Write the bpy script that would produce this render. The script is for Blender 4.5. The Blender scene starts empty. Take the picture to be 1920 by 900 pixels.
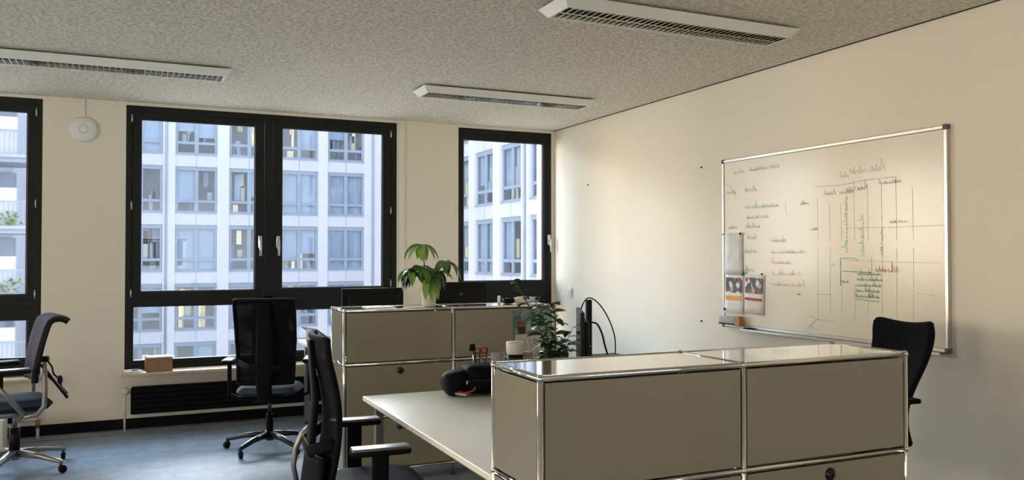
import bpy, bmesh, math, random
from math import radians as rad, sin, cos, pi
from mathutils import Vector, Matrix, Quaternion

random.seed(7)
S = bpy.context.scene
C = S.collection

# ------------------------------------------------------------------ camera
cam_d = bpy.data.cameras.new('camera')
cam = bpy.data.objects.new('camera', cam_d)
C.objects.link(cam)
cam_d.sensor_width = 36.0
cam_d.sensor_fit = 'HORIZONTAL'
cam_d.lens = 36.0 * 1548.4 / 1920.0
cam_d.clip_end = 300
YAW, PITCH, ROLL = rad(24.513), rad(1.025), rad(-0.023)
cam.location = (0, 0, 1.5)
cam.matrix_world = (Matrix.Translation((0, 0, 1.5)) @ Matrix.Rotation(-YAW, 4, 'Z')
                    @ Matrix.Rotation(rad(90) + PITCH, 4, 'X') @ Matrix.Rotation(ROLL, 4, 'Z'))
S.camera = cam

# ------------------------------------------------------------------ exposure, world, lights
S.view_settings.view_transform = 'Standard'
S.view_settings.look = 'None'
S.view_settings.exposure = 0.0
S.view_settings.gamma = 1.0
S.view_settings.use_curve_mapping = False

SKY = 2.5
W = bpy.data.worlds.new('sky')
S.world = W
W.use_nodes = True
nt = W.node_tree
nt.nodes.clear()
wo = nt.nodes.new('ShaderNodeOutputWorld')
bg = nt.nodes.new('ShaderNodeBackground')
tc = nt.nodes.new('ShaderNodeTexCoord')
sp = nt.nodes.new('ShaderNodeSeparateXYZ')
cr = nt.nodes.new('ShaderNodeValToRGB')
cr.color_ramp.elements[0].position = 0.0
cr.color_ramp.elements[0].color = (0.80, 0.86, 0.95, 1)
cr.color_ramp.elements[1].position = 0.7
cr.color_ramp.elements[1].color = (0.62, 0.77, 1.0, 1)
nt.links.new(tc.outputs['Generated'], sp.inputs[0])
nt.links.new(sp.outputs['Z'], cr.inputs[0])
nt.links.new(cr.outputs[0], bg.inputs['Color'])
bg.inputs['Strength'].default_value = SKY
nt.links.new(bg.outputs[0], wo.inputs[0])


def area(name, loc, target, sx, sy, power, col, spread=180):
    l = bpy.data.lights.new(name, 'AREA')
    l.shape = 'RECTANGLE'
    l.size, l.size_y = sx, sy
    l.energy = power
    l.color = col
    l.spread = rad(spread)
    o = bpy.data.objects.new(name, l)
    C.objects.link(o)
    o.location = loc
    d = Vector(target) - Vector(loc)
    o.rotation_euler = d.to_track_quat('-Z', 'Y').to_euler()
    return o

# added lamps, out of view: light from the left as if off sunlit wings
area('left_courtyard_fill', (-13.0, 18.0, 2.4), (3.5, 3.5, 1.4), 7.0, 7.0, 1750, (1.0, 0.95, 0.92))
area('warm_courtyard_light', (-20.0, 18.0, 2.6), (3.8, 2.8, 1.4), 8.0, 7.0, 3700, (1.0, 0.68, 0.36))
# added lamp below view, throws light up onto the ceiling
area('ceiling_courtyard_fill', (0.0, 20.0, -4.2), (1.0, 6.0, 2.8), 14, 5, 450, (1.0, 0.90, 0.95))
# added lamps high out of view, extra skylight for carpet and desk
area('cool_courtyard_fill', (-6.8, 12.5, 6.5), (-.4, 6.0, 0.4), 6, 4, 2400, (0.45, 0.70, 1.0))
area('desk_courtyard_fill', (2.0, 27.0, 8.6), (2.0, 4.0, 0.7), 14, 3.6, 6500, (0.92, 0.95, 1.0))
area('carpet_courtyard_fill', (3.0, 13.0, 7.5), (2.6, 7.0, 1.2), 9, 4, 550, (0.80, 0.90, 1.0))
# added fill lamps in unseen openings of the left gable and rear walls
area('gable_fill_light', (-7.0, 1.0, 1.75), (4.0, 2.2, 2.6), 5.6, 1.8, 180, (1.0, 0.75, 0.44))
area('rear_fill_light', (-1.5, -4.6, 1.75), (0.5, 3, 2.6), 6.4, 1.8, 24, (1.0, 0.82, 0.54))

# ------------------------------------------------------------------ materials
MATS = {}


def mat(name, col, rough=0.6, metal=0.0, noise=None, bump=None, coat=0.0, emit=None, spec=None, col2=None):
    """noise=(scale, amount) tonal variation, bump=(scale, strength, distance)."""
    if name in MATS:
        return MATS[name]
    m = bpy.data.materials.new(name)
    m.use_nodes = True
    t = m.node_tree
    b = t.nodes['Principled BSDF']
    b.inputs['Base Color'].default_value = (*col, 1)
    b.inputs['Roughness'].default_value = rough
    b.inputs['Metallic'].default_value = metal
    if spec is not None:
        b.inputs['Specular IOR Level'].default_value = spec
    if coat:
        b.inputs['Coat Weight'].default_value = coat
        b.inputs['Coat Roughness'].default_value = 0.05
    if emit:
        b.inputs['Emission Color'].default_value = (*emit[0], 1)
        b.inputs['Emission Strength'].default_value = emit[1]
    co = t.nodes.new('ShaderNodeTexCoord')
    if noise or col2:
        sc, am = noise or (20, 0.1)
        n = t.nodes.new('ShaderNodeTexNoise')
        n.inputs['Scale'].default_value = sc
        n.inputs['Detail'].default_value = 3
        t.links.new(co.outputs['Object'], n.inputs['Vector'])
        r = t.nodes.new('ShaderNodeValToRGB')
        r.color_ramp.elements[0].position = 0.35
        r.color_ramp.elements[1].position = 0.65
        if col2:
            c0, c1 = col, col2
        else:
            c0 = tuple(x * (1 - am) for x in col)
            c1 = tuple(min(1, x * (1 + am)) for x in col)
        r.color_ramp.elements[0].color = (*c0, 1)
        r.color_ramp.elements[1].color = (*c1, 1)
        t.links.new(n.outputs[0], r.inputs[0])
        t.links.new(r.outputs[0], b.inputs['Base Color'])
    if bump:
        sc, st, di = bump
        n = t.nodes.new('ShaderNodeTexNoise')
        n.inputs['Scale'].default_value = sc
        n.inputs['Detail'].default_value = 4
        t.links.new(co.outputs['Object'], n.inputs['Vector'])
        bp = t.nodes.new('ShaderNodeBump')
        bp.inputs['Strength'].default_value = st
        bp.inputs['Distance'].default_value = di
        t.links.new(n.outputs[0], bp.inputs['Height'])
        t.links.new(bp.outputs[0], b.inputs['Normal'])
    MATS[name] = m
    return m


def glass_mat(name, tint, refl, base=0.0):
    m = bpy.data.materials.new(name)
    m.use_nodes = True
    t = m.node_tree
    t.nodes.clear()
    o = t.nodes.new('ShaderNodeOutputMaterial')
    tr = t.nodes.new('ShaderNodeBsdfTransparent')
    tr.inputs[0].default_value = (*tint, 1)
    gl = t.nodes.new('ShaderNodeBsdfGlossy')
    gl.inputs['Roughness'].default_value = 0.0
    fr = t.nodes.new('ShaderNodeLayerWeight')
    fr.inputs[0].default_value = 0.5
    pw = t.nodes.new('ShaderNodeMath')
    pw.operation = 'POWER'
    pw.inputs[1].default_value = 4.0
    ml = t.nodes.new('ShaderNodeMath')
    ml.operation = 'MULTIPLY'
    ml.inputs[1].default_value = refl
    t.links.new(fr.outputs['Facing'], pw.inputs[0])
    t.links.new(pw.outputs[0], ml.inputs[0])
    mx = t.nodes.new('ShaderNodeMixShader')
    ad = t.nodes.new('ShaderNodeMath')
    ad.operation = 'ADD'
    ad.use_clamp = True
    ad.inputs[1].default_value = base
    t.links.new(ml.outputs[0], ad.inputs[0])
    t.links.new(ad.outputs[0], mx.inputs[0])
    t.links.new(tr.outputs[0], mx.inputs[1])
    t.links.new(gl.outputs[0], mx.inputs[2])
    t.links.new(mx.outputs[0], o.inputs[0])
    return m


M_wall = mat('wall_paint', (0.80, 0.745, 0.63), 0.75, bump=(260, 0.15, 0.002))
M_ceil = mat('ceiling_plaster', (0.58, 0.53, 0.43), 0.95, col2=(0.90, 0.83, 0.69), noise=(42, 0.2), bump=(42, 1.0, 0.014))
M_carpet = mat('carpet', (0.25, 0.30, 0.36), 0.6, noise=(9, 0.12), bump=(300, 0.5, 0.004))
M_base = mat('baseboard_black', (0.004, 0.004, 0.004), 0.7, spec=.15)
M_frame = mat('window_anthracite', (0.008, 0.009, 0.009), 0.5, noise=(3, 0.1), spec=.25)
M_gasket = mat('gasket_black', (0.006, 0.006, 0.006), 0.5)
M_alu = mat('aluminium', (0.62, 0.62, 0.62), 0.3, 1.0, noise=(4, 0.05))
M_chrome = mat('chrome', (0.72, 0.70, 0.66), 0.08, 1.0, noise=(5, 0.04))
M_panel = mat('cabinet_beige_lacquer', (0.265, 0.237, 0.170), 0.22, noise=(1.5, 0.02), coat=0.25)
M_paneltop = mat('cabinet_top_lit_lacquer', (0.44, 0.40, 0.315), 0.05, noise=(1.5, 0.02), coat=1.0)  # same lacquer as the panels, lightened for light and reflections on top
M_desk = mat('desk_laminate', (0.90, 0.86, 0.74), 0.34, noise=(2.5, 0.04), spec=1.0)
M_deskedge = mat('desk_edge', (0.72, 0.68, 0.58), 0.4, noise=(9, 0.05))
M_black = mat('black_plastic', (0.004, 0.004, 0.005), 0.45, noise=(6, 0.1), spec=.2)
M_chairblack = mat('chair_black_matt', (0.0035, 0.0035, 0.004), 0.75, noise=(6, 0.1), spec=.12)
M_armtop = mat('armrest_rubber', (0.060, 0.062, 0.066), 0.33, noise=(6, 0.1), spec=1.0)
M_fabric = mat('black_fabric', (0.006, 0.006, 0.008), 0.9, bump=(400, 0.5, 0.002), spec=.1)
M_seatnavy = mat('dark_navy_fabric', (0.012, 0.013, 0.022), 0.75, bump=(400, 0.5, 0.002), spec=.25)
M_mauve = mat('mauve_fabric', (0.045, 0.030, 0.036), 0.85, bump=(350, 0.5, 0.002), spec=.15)
M_grey = mat('grey_cast_metal', (0.24, 0.23, 0.215), 0.35, 0.7, noise=(8, 0.08))
M_darkmetal = mat('dark_metal', (0.045, 0.047, 0.05), 0.3, 0.8, noise=(8, 0.08))
M_sill = mat('sill_wood', (0.62, 0.48, 0.32), 0.35, noise=(7, 0.12))
M_radiator = mat('radiator_dark', (0.004, 0.004, 0.004), 0.7, noise=(3, 0.1), spec=.12)
M_cream = mat('cream_plastic', (0.70, 0.66, 0.56), 0.4, noise=(5, 0.04))
M_white = mat('white_plastic', (0.78, 0.78, 0.76), 0.4, noise=(5, 0.03))
M_lampwhite = mat('lamp_white_metal', (0.82, 0.82, 0.76), 0.35, noise=(3, 0.03))
M_louvre = mat('louvre_mirror', (0.70, 0.68, 0.60), 0.12, 1.0, noise=(40, 0.2))
M_lampin = mat('lamp_shaded_inside', (0.10, 0.095, 0.085), 0.5, noise=(10, 0.3))
M_board = mat('whiteboard_enamel', (0.81, 0.76, 0.62), 0.20, noise=(1.2, 0.02))
M_paper = mat('paper', (0.82, 0.81, 0.79), 0.7, noise=(6, 0.03))
M_card = mat('cardboard', (0.36, 0.20, 0.10), 0.7, noise=(15, 0.12))
M_leaf = mat('leaf_green', (0.035, 0.085, 0.018), 0.4, noise=(9, 0.4), col2=(0.08, 0.17, 0.03))
M_leafl = mat('leaf_light', (0.17, 0.32, 0.05), 0.4, noise=(9, 0.3), col2=(0.26, 0.40, 0.10))
M_leafd = mat('leaf_dark', (0.014, 0.038, 0.014), 0.3, noise=(9, 0.3), col2=(0.03, 0.07, 0.025))
M_stem = mat('stem', (0.06, 0.07, 0.03), 0.7, noise=(30, 0.2))
M_soil = mat('soil', (0.03, 0.02, 0.012), 0.9, noise=(60, 0.4))
M_glass = glass_mat('window_glass', (0.97, 0.985, 0.985), 0.3, 0.015)
M_fglass = glass_mat('facade_glass', (0.86, 0.90, 0.94), 0.35, 0.07)
M_clear = glass_mat('clear_glass', (0.93, 0.93, 0.91), 0.6, 0.03)
M_fac = mat('facade_white', (0.72, 0.70, 0.73), 0.8, noise=(0.4, 0.02))
M_fac2 = mat('facade_panel', (0.66, 0.65, 0.70), 0.7, noise=(0.3, 0.02))
M_fframe = mat('facade_frame_grey', (0.34, 0.39, 0.47), 0.5, noise=(1, 0.05))
M_fin = mat('facade_room', (0.62, 0.62, 0.62), 0.9, noise=(0.6, 0.25))
M_blind = mat('facade_blind', (0.60, 0.65, 0.72), 0.8, noise=(1, 0.05))
M_curtain = mat('facade_curtain', (0.85, 0.78, 0.60), 0.8, noise=(2, 0.1))
M_lit = mat('facade_lit_room', (0.8, 0.65, 0.4), 0.8, noise=(1.3, 0.4), emit=((1.0, 0.86, 0.55), 0.75))
M_ground = mat('courtyard_paving', (0.45, 0.44, 0.42), 0.9, noise=(0.8, 0.1))
M_red = mat('red_plastic', (0.50, 0.04, 0.02), 0.35, noise=(8, 0.1))


# ------------------------------------------------------------------ mesh builder
class MB:
    def __init__(s):
        s.v, s.f, s.mi, s.sm, s.ms = [], [], [], [], []

    def _m(s, m):
        if m not in s.ms:
            s.ms.append(m)
        return s.ms.index(m)

    def add(s, vs, fs, m, smooth=False, mx=None):
        o = len(s.v)
        i = s._m(m)
        for v in vs:
            v = Vector(v)
            s.v.append(mx @ v if mx is not None else v)
        for f in fs:
            s.f.append([a + o for a in f])
            s.mi.append(i)
            s.sm.append(smooth)
        return s

    def box(s, a, b, m, mx=None, ch=0.0):
        (x0, y0, z0), (x1, y1, z1) = [min(p, q) for p, q in zip(a, b)], [max(p, q) for p, q in zip(a, b)]
        if ch <= 0:
            vs = [(x, y, z) for z in (z0, z1) for y in (y0, y1) for x in (x0, x1)]
            fs = [(0, 2, 3, 1), (4, 5, 7, 6), (0, 1, 5, 4), (2, 6, 7, 3), (0, 4, 6, 2), (1, 3, 7, 5)]
            return s.add(vs, fs, m, False, mx)
        bm = bmesh.new()
        bmesh.ops.create_cube(bm, size=1)
        for v in bm.verts:
            v.co = Vector(((x0 + x1) / 2 + v.co.x * (x1 - x0), (y0 + y1) / 2 + v.co.y * (y1 - y0), (z0 + z1) / 2 + v.co.z * (z1 - z0)))
        ch = min(ch, (x1 - x0) * .49, (y1 - y0) * .49, (z1 - z0) * .49)
        bmesh.ops.bevel(bm, geom=list(bm.edges), offset=ch, segments=3 if ch > .004 else 2, profile=0.5, affect='EDGES')
        bm.verts.index_update()
        vs = [v.co.copy() for v in bm.verts]
        fs = [[v.index for v in f.verts] for f in bm.faces]
        bm.free()
        return s.add(vs, fs, m, ch > 0.004, mx)

    def tube(s, pts, r, m, n=10, mx=None, cap=True):
        pts = [Vector(p) for p in pts]
        rs = r if isinstance(r, (list, tuple)) else [r] * len(pts)
        vs, fs = [], []
        up = None
        for i, p in enumerate(pts):
            if i == 0:
                d = pts[1] - p
            elif i == len(pts) - 1:
                d = p - pts[i - 1]
            else:
                d = (pts[i + 1] - p).normalized() + (p - pts[i - 1]).normalized()
            if d.length < 1e-9:
                d = Vector((0, 0, 1))
            d.normalize()
            if up is None:
                up = Vector((0, 0, 1)) if abs(d.z) < .9 else Vector((1, 0, 0))
            a = d.cross(up)
            if a.length < 1e-6:
                a = d.orthogonal()
            a.normalize()
            b = a.cross(d).normalized()
            up = b
            for k in range(n):
                t = 2 * pi * k / n
                vs.append(p + (a * cos(t) + b * sin(t)) * rs[i])
        for i in range(len(pts) - 1):
            for k in range(n):
                k2 = (k + 1) % n
                fs.append((i * n + k, i * n + k2, (i + 1) * n + k2, (i + 1) * n + k))
        if cap:
            fs.append(tuple(reversed(range(n))))
            fs.append(tuple(range((len(pts) - 1) * n, len(pts) * n)))
        return s.add(vs, fs, m, n > 5, mx)

    def flat(s, pts, w, h, m, mx=None, up=(0, 0, 1)):
        """rectangular-section bar along a path, w across, h along up; lists allowed"""
        pts = [Vector(p) for p in pts]
        ws = w if isinstance(w, (list, tuple)) else [w] * len(pts)
        hs = h if isinstance(h, (list, tuple)) else [h] * len(pts)
        vs, fs = [], []
        for i, p in enumerate(pts):
            d = (pts[min(i + 1, len(pts) - 1)] - pts[max(i - 1, 0)]).normalized()
            a = d.cross(Vector(up)).normalized()
            b = a.cross(d).normalized()
            for q in ((-1, -.6), (-.7, -1), (.7, -1), (1, -.6), (1, .6), (.7, 1), (-.7, 1), (-1, .6)):
                vs.append(p + a * q[0] * ws[i] / 2 + b * q[1] * hs[i] / 2)
        for i in range(len(pts) - 1):
            for k in range(8):
                k2 = (k + 1) % 8
                fs.append((i * 8 + k, i * 8 + k2, (i + 1) * 8 + k2, (i + 1) * 8 + k))
        fs.append(tuple(reversed(range(8))))
        fs.append(tuple(range((len(pts) - 1) * 8, len(pts) * 8)))
        return s.add(vs, fs, m, True, mx)

    def lathe(s, prof, m, n=24, mx=None, c=(0, 0, 0)):
        vs, fs = [], []
        for (r, z) in prof:
            for k in range(n):
                t = 2 * pi * k / n
                vs.append((c[0] + max(r, 1e-5) * cos(t), c[1] + max(r, 1e-5) * sin(t), c[2] + z))
        for i in range(len(prof) - 1):
            for k in range(n):
                k2 = (k + 1) % n
                fs.append((i * n + k, i * n + k2, (i + 1) * n + k2, (i + 1) * n + k))
        return s.add(vs, fs, m, True, mx)

    def ball(s, c, r, m, n=12, sc=(1, 1, 1), mx=None):
        vs, fs = [], []
        h = n // 2
        for i in range(h + 1):
            a = pi * i / h - pi / 2
            for k in range(n):
                t = 2 * pi * k / n
                rr = max(cos(a), 1e-4)
                vs.append((c[0] + r * sc[0] * rr * cos(t), c[1] + r * sc[1] * rr * sin(t), c[2] + r * sc[2] * sin(a)))
        for i in range(h):
            for k in range(n):
                k2 = (k + 1) % n
                fs.append((i * n + k, i * n + k2, (i + 1) * n + k2, (i + 1) * n + k))
        return s.add(vs, fs, m, True, mx)

    def grid(s, fn, nu, nv, th, m, mx=None):
        """thick sheet: fn(u,v)->(point, normal)"""
        vs, fs = [], []
        for sgn in (.5, -.5):
            for j in range(nv + 1):
                for i in range(nu + 1):
                    p, nn = fn(i / nu, j / nv)
                    vs.append(Vector(p) + Vector(nn) * th * sgn)
        W_ = nu + 1
        N = W_ * (nv + 1)
        for j in range(nv):
            for i in range(nu):
                a = j * W_ + i
                fs.append((a, a + 1, a + W_ + 1, a + W_))
                fs.append((N + a, N + a + W_, N + a + W_ + 1, N + a + 1))
        for i in range(nu):
            fs.append((i, N + i, N + i + 1, i + 1))
            a = nv * W_ + i
            fs.append((a, a + 1, N + a + 1, N + a))
        for j in range(nv):
            a = j * W_
            fs.append((a, a + W_, N + a + W_, N + a))
            a = j * W_ + nu
            fs.append((a, N + a, N + a + W_, a + W_))
        return s.add(vs, fs, m, True, mx)

    def build(s, name, parent=None):
        me = bpy.data.meshes.new(name)
        me.from_pydata([tuple(v) for v in s.v], [], s.f)
        for m in s.ms:
            me.materials.append(m)
        for i, p in enumerate(me.polygons):
            p.material_index = s.mi[i]
            p.use_smooth = s.sm[i]
        bm = bmesh.new()
        bm.from_mesh(me)
        bmesh.ops.recalc_face_normals(bm, faces=bm.faces)
        bm.to_mesh(me)
        bm.free()
        o = bpy.data.objects.new(name, me)
        C.objects.link(o)
        if parent:
            o.parent = parent
        return o


def tag(o, label, cat, group=None, kind=None):
    o['label'] = label
    o['category'] = cat
    if group:
        o['group'] = group
    if kind:
        o['kind'] = kind
    return o


def thing(name, label, cat, loc=(0, 0, 0), rz=0.0, group=None):
    o = bpy.data.objects.new(name, None)
    o.empty_display_size = 0.1
    C.objects.link(o)
    o.location = loc
    o.rotation_euler = (0, 0, rz)
    return tag(o, label, cat, group)


def struct(o):
    o['kind'] = 'structure'
    return o


def sempty(name, loc=(0, 0, 0)):
    o = bpy.data.objects.new(name, None)
    C.objects.link(o)
    o.location = loc
    o['kind'] = 'structure'
    return o


def copy_tree(o, parent=None):
    c = o.copy()
    C.objects.link(c)
    c.parent = parent
    for ch in list(o.children):
        copy_tree(ch, c)
    return c


def text_mesh(name, body, size, m, parent, loc, rot, ext=0.0004, align='LEFT'):
    cu = bpy.data.curves.new(name, 'FONT')
    cu.body = body
    cu.size = size
    cu.extrude = ext
    cu.align_x = align
    t = bpy.data.objects.new(name + '_tmp', cu)
    C.objects.link(t)
    dg = bpy.context.evaluated_depsgraph_get()
    me = bpy.data.meshes.new_from_object(t.evaluated_get(dg))
    bpy.data.objects.remove(t)
    me.materials.clear()
    me.materials.append(m)
    o = bpy.data.objects.new(name, me)
    C.objects.link(o)
    o.parent = parent
    o.location = loc
    o.rotation_euler = rot
    return o


# ------------------------------------------------------------------ room shell
D, XW, H = 7.886, 4.091, 2.829
XL, YB = -7.0, -4.6
TH = 0.35
ZT = 2.803
# window openings along the courtyard wall: x0, x1
WINS = [(-2.9, -0.712, 0.52), (-0.08, 2.345, 0.52), (2.995, 4.060, 0.52)]
FW = [-6.9, -4.7]

b = MB()
edges = [(XL - .3, FW[0]), (FW[1], WINS[0][0]), (WINS[0][1], WINS[1][0]), (WINS[1][1], WINS[2][0]), (WINS[2][1], XW + .3)]
for x0, x1 in edges:
    b.box((x0, D, -.1), (x1, D + TH, H + .2), M_wall)
for x0, x1 in [(w[0], w[1]) for w in WINS] + [tuple(FW)]:
    b.box((x0, D, -.1), (x1, D + TH, .50), M_wall)
    b.box((x0, D, ZT), (x1, D + TH, H + .2), M_wall)
struct(b.build('wall_courtyard'))
# shallow pier beside the narrow window
b = MB()
b.box((2.36, D - .02, .0), (2.42, D, 2.80), M_wall)
struct(b.build('trim_1'))
b = MB()
b.box((XW, YB - .3, -.1), (XW + .3, D, H + .2), M_wall)
struct(b.build('wall_right'))
b = MB()
for y0, y1 in ((YB - .3, -1.9), (3.9, D)):
    b.box((XL - .3, y0, -.1), (XL, y1, H + .2), M_wall)
b.box((XL - .3, -1.9, -.1), (XL, 3.9, .8), M_wall)
b.box((XL - .3, -1.9, 2.7), (XL, 3.9, H + .2), M_wall)
struct(b.build('wall_left'))
b = MB()
for x0, x1 in ((XL, -4.8), (1.8, XW)):
    b.box((x0, YB - .3, -.1), (x1, YB, H + .2), M_wall)
b.box((-4.8, YB - .3, -.1), (1.8, YB, .8), M_wall)
b.box((-4.8, YB - .3, 2.7), (1.8, YB, H + .2), M_wall)
struct(b.build('wall_rear'))
b = MB()
b.box((XL - .3, YB - .3, -.25), (XW + .3, D + TH, 0), M_carpet)
struct(b.build('floor'))
b = MB()
b.box((XL - .3, YB - .3, H), (XW + .3, D + TH, H + .3), M_ceil)
struct(b.build('ceiling'))
b = MB()
b.box((XL, D - .015, 0), (XW, D, .088), M_base)
struct(b.build('baseboard_courtyard'))
b = MB()
b.box((XW - .015, YB, 0), (XW, D - .015, .088), M_base)
struct(b.build('baseboard_right'))
b = MB()
b.box((XW - .006, YB, H - .006), (XW, D, H), mat('shadow_gap', (0.02, 0.02, 0.018), 0.8))  # dark strip paints the shadow line where wall meets ceiling
struct(b.build('shadow_gap_strip'))


# ------------------------------------------------------------------ windows
YF = D + 0.0


def frame_rect(b, x0, x1, z0, z1, w, y0, y1, m, ch=0.004):
    l, r, t, bt = w
    b.box((x0, y0, z0), (x0 + l, y1, z1), m, ch=ch)
    b.box((x1 - r, y0, z0), (x1, y1, z1), m, ch=ch)
    b.box((x0 + l, y0, z1 - t), (x1 - r, y1, z1), m, ch=ch)
    b.box((x0 + l, y0, z0), (x1 - r, y1, z0 + bt), m, ch=ch)


def sash(parent, x0, x1, z0, z1, gx0, gx1, gz0, gz1):
    b = MB()
    frame_rect(b, x0, x1, z0, z1, (gx0 - x0, x1 - gx1, z1 - gz1, gz0 - z0), D + .01, D + .075, M_frame)
    o = b.build('window_sash', parent)
    b = MB()
    b.box((gx0 - .01, D + .045, gz0 - .01), (gx1 + .01, D + .055, gz1 + .01), M_glass)
    b.build('window_pane', o)
    b = MB()
    frame_rect(b, gx0 - .004, gx1 + .004, gz0 - .004, gz1 + .004, (.012,) * 4, D + .022, D + .046, M_gasket, 0)
    b.build('window_gasket', o)
    return o


def hinge(parent, x, z):
    b = MB()
    b.tube([(x, D - .004, z - .035), (x, D - .004, z + .035)], .006, M_alu)
    b.box((x - .006, D - .004, z - .03), (x + .006, D + .012, z + .03), M_alu)
    b.build('hinge', parent)


def handle(parent, x, z):
    b = MB()
    b.box((x - .016, D - .012, z - .055), (x + .016, D + .012, z + .055), M_alu, ch=.005)
    b.tube([(x, D - .01, z), (x, D - .045, z)], .009, M_alu)
    b.flat([(x, D - .048, z + .012), (x, D - .05, z - .06), (x, D - .047, z - .13)], .022, .013, M_alu, up=(0, 1, 0))
    b.build('window_handle', parent)


def outer_frame(parent, x0, x1, z0):
    b = MB()
    frame_rect(b, x0, x1, z0, ZT, (.05, .05, .055, .035), D + .002, D + .09, M_frame)
    b.box((x0, D + .004, 1.06), (x1, D + .09, 1.125), M_frame, ch=.004)
    return b


# window 2 (double)
w = sempty('window_2')
b = outer_frame(w, -.08, 2.345, .505)
b.box((1.085, D + .004, 1.1), (1.155, D + .09, ZT - .05), M_frame, ch=.004)
b.box((1.00, D + .004, .52), (1.24, D + .09, 1.08), M_frame, ch=.004)
b.build('window_frame', w)
s1 = sash(w, -.03, 1.08, 1.115, 2.755, .038, 1.000, 1.178, 2.690)
s2 = sash(w, 1.16, 2.295, 1.115, 2.755, 1.240, 2.205, 1.190, 2.690)
b = MB()
b.box((-.03, D + .045, .54), (1.0, D + .055, 1.06), M_glass)
b.build('window_pane', w)
b = MB()
frame_rect(b, -.032, 1.002, .538, 1.07, (.02, .02, .025, .045), D + .012, D + .08, M_frame, .002)
b.build('glazing_bead', w)
sash(w, 1.24, 2.295, .535, 1.075, 1.31, 2.23, .60, .99)
for x in (-.034,):
    for z in (2.69, 1.93, 1.167):
        hinge(w, x, z)
for z in (2.69, 1.935, 1.22):
    hinge(w, 2.285, z)
handle(w, 1.045, 1.62)
handle(w, 1.205, 1.62)

# window 1 (left, double as well)
w = sempty('window_1')
b = outer_frame(w, -2.9, -.712, .505)
b.box((-1.84, D + .004, 1.1), (-1.77, D + .09, ZT - .05), M_frame, ch=.004)
b.box((-1.87, D + .004, .52), (-1.74, D + .09, 1.08), M_frame, ch=.004)
b.build('window_frame', w)
sash(w, -2.86, -1.845, 1.115, 2.755, -2.78, -1.92, 1.172, 2.690)
sash(w, -1.765, -.752, 1.115, 2.755, -1.69, -.822, 1.172, 2.690)
sash(w, -2.86, -1.87, .535, 1.075, -2.78, -1.94, .645, .965)
sash(w, -1.74, -.752, .535, 1.075, -1.66, -.814, .645, .965)
for z in (2.69, 1.926, 1.173):
    hinge(w, -.758, z)
handle(w, -1.72, 1.62)

# window 3 (narrow, beside the right wall)
w = sempty('window_3')
b = outer_frame(w, 2.995, 4.062, .505)
b.build('window_frame', w)
sash(w, 3.01, 4.03, 1.12, 2.765, 3.055, 3.972, 1.226, 2.690)
sash(w, 3.01, 4.03, .54, 1.075, 3.08, 3.95, .62, .99)
handle(w, 4.03, 1.66)

# far left window lets in daylight outside the frame
w = sempty('window_4')
b = outer_frame(w, -6.9, -4.7, .505)
b.box((-5.84, D + .004, 1.1), (-5.76, D + .09, ZT - .05), M_frame)
b.build('window_frame', w)
b = MB()
b.box((-6.86, D + .045, .53), (-4.74, D + .055, ZT - .05), M_glass)
b.build('window_pane', w)

# sills
for nme, x0, x1, yy in (('main', -.105, 2.40, .22), ('left', -2.95, -.70, .22), ('narrow', 2.98, XW - .003, .16)):
    b = MB()
    b.box((x0, D - yy, .478), (x1, D + .004, .504), M_sill, ch=.006)
    o = b.build('window_sill')
    tag(o, {'main': 'long light wooden window sill under the wide double window, carrying a cardboard box',
            'left': 'light wooden window sill behind the mauve-backed chair at the left edge',
            'narrow': 'light wooden window sill below the narrow window in the corner'}[nme], 'window sill')
    struct(o)


# ------------------------------------------------------------------ radiators
def radiator(x0, x1, label):
    t = thing('radiator', label, 'radiator', (0, 0, 0))
    b = MB()
    y0, y1 = D - .15, D - .05
    for k in range(5):
        z = .145 + k * .044
        b.box((x0, y0, z), (x1, y1, z + .038), M_radiator, ch=.006)
    b.box((x0 + .01, y0 + .02, .14), (x1 - .01, y1 - .01, .37), M_radiator)
    b.build('radiator_body', t)
    for xb_ in (x0 + .1, x1 - .13):
        b = MB()
        b.box((xb_, y1, .2), (xb_ + .03, D - .001, .3), M_radiator)
        b.build('wall_bracket', t)
    for xp in (x0 - .045,):
        b = MB()
        b.tube([(xp, y0 + .04, 0), (xp, y0 + .04, .30), (xp + .02, y0 + .04, .325), (x0 + .01, y0 + .04, .33)], .010, M_cream)
        b.build('supply_pipe', t)
        b = MB()
        b.lathe([(0, 0), (.02, .002), (.03, .015), (.033, .035), (.03, .055), (.018, .066), (0, .068)], M_cream,
                mx=Matrix.Translation((xp, y0 + .055, .345)) @ Matrix.Rotation(rad(90), 4, 'X'))
        b.build('thermostat_valve', t)
    b = MB()
    b.tube([(x1 - .05, y0 + .05, 0), (x1 - .05, y0 + .05, .15)], .010, M_cream)
    b.build('floor_support', t)
    b = MB()
    b.tube([(x1 - .75, y0 + .05, 0), (x1 - .75, y0 + .05, .15)], .014, M_alu)
    b.build('floor_support', t)
    return t


radiator(-.028, 2.2, 'long low black radiator under the wide double window sill')
radiator(-2.7, -.86, 'low black radiator behind the mauve-backed office chair')
b = MB()
b.tube([(-.716, D - .11, 0), (-.716, D - .11, .085)], .012, M_cream)
b.tube([(-.716, D - .11, .085), (-.716, D - .11, .15)], .018, mat('brass_valve', (.35, .2, .06), .4, .8, noise=(9, .1)))
b.tube([(-.716, D - .11, .15), (-.80, D - .11, .16), (-.868, D - .11, .16)], .010, M_cream)
tag(b.build('pipe_valve'), 'short white pipe with a brass valve rising from the floor below the left window', 'pipe')
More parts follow.
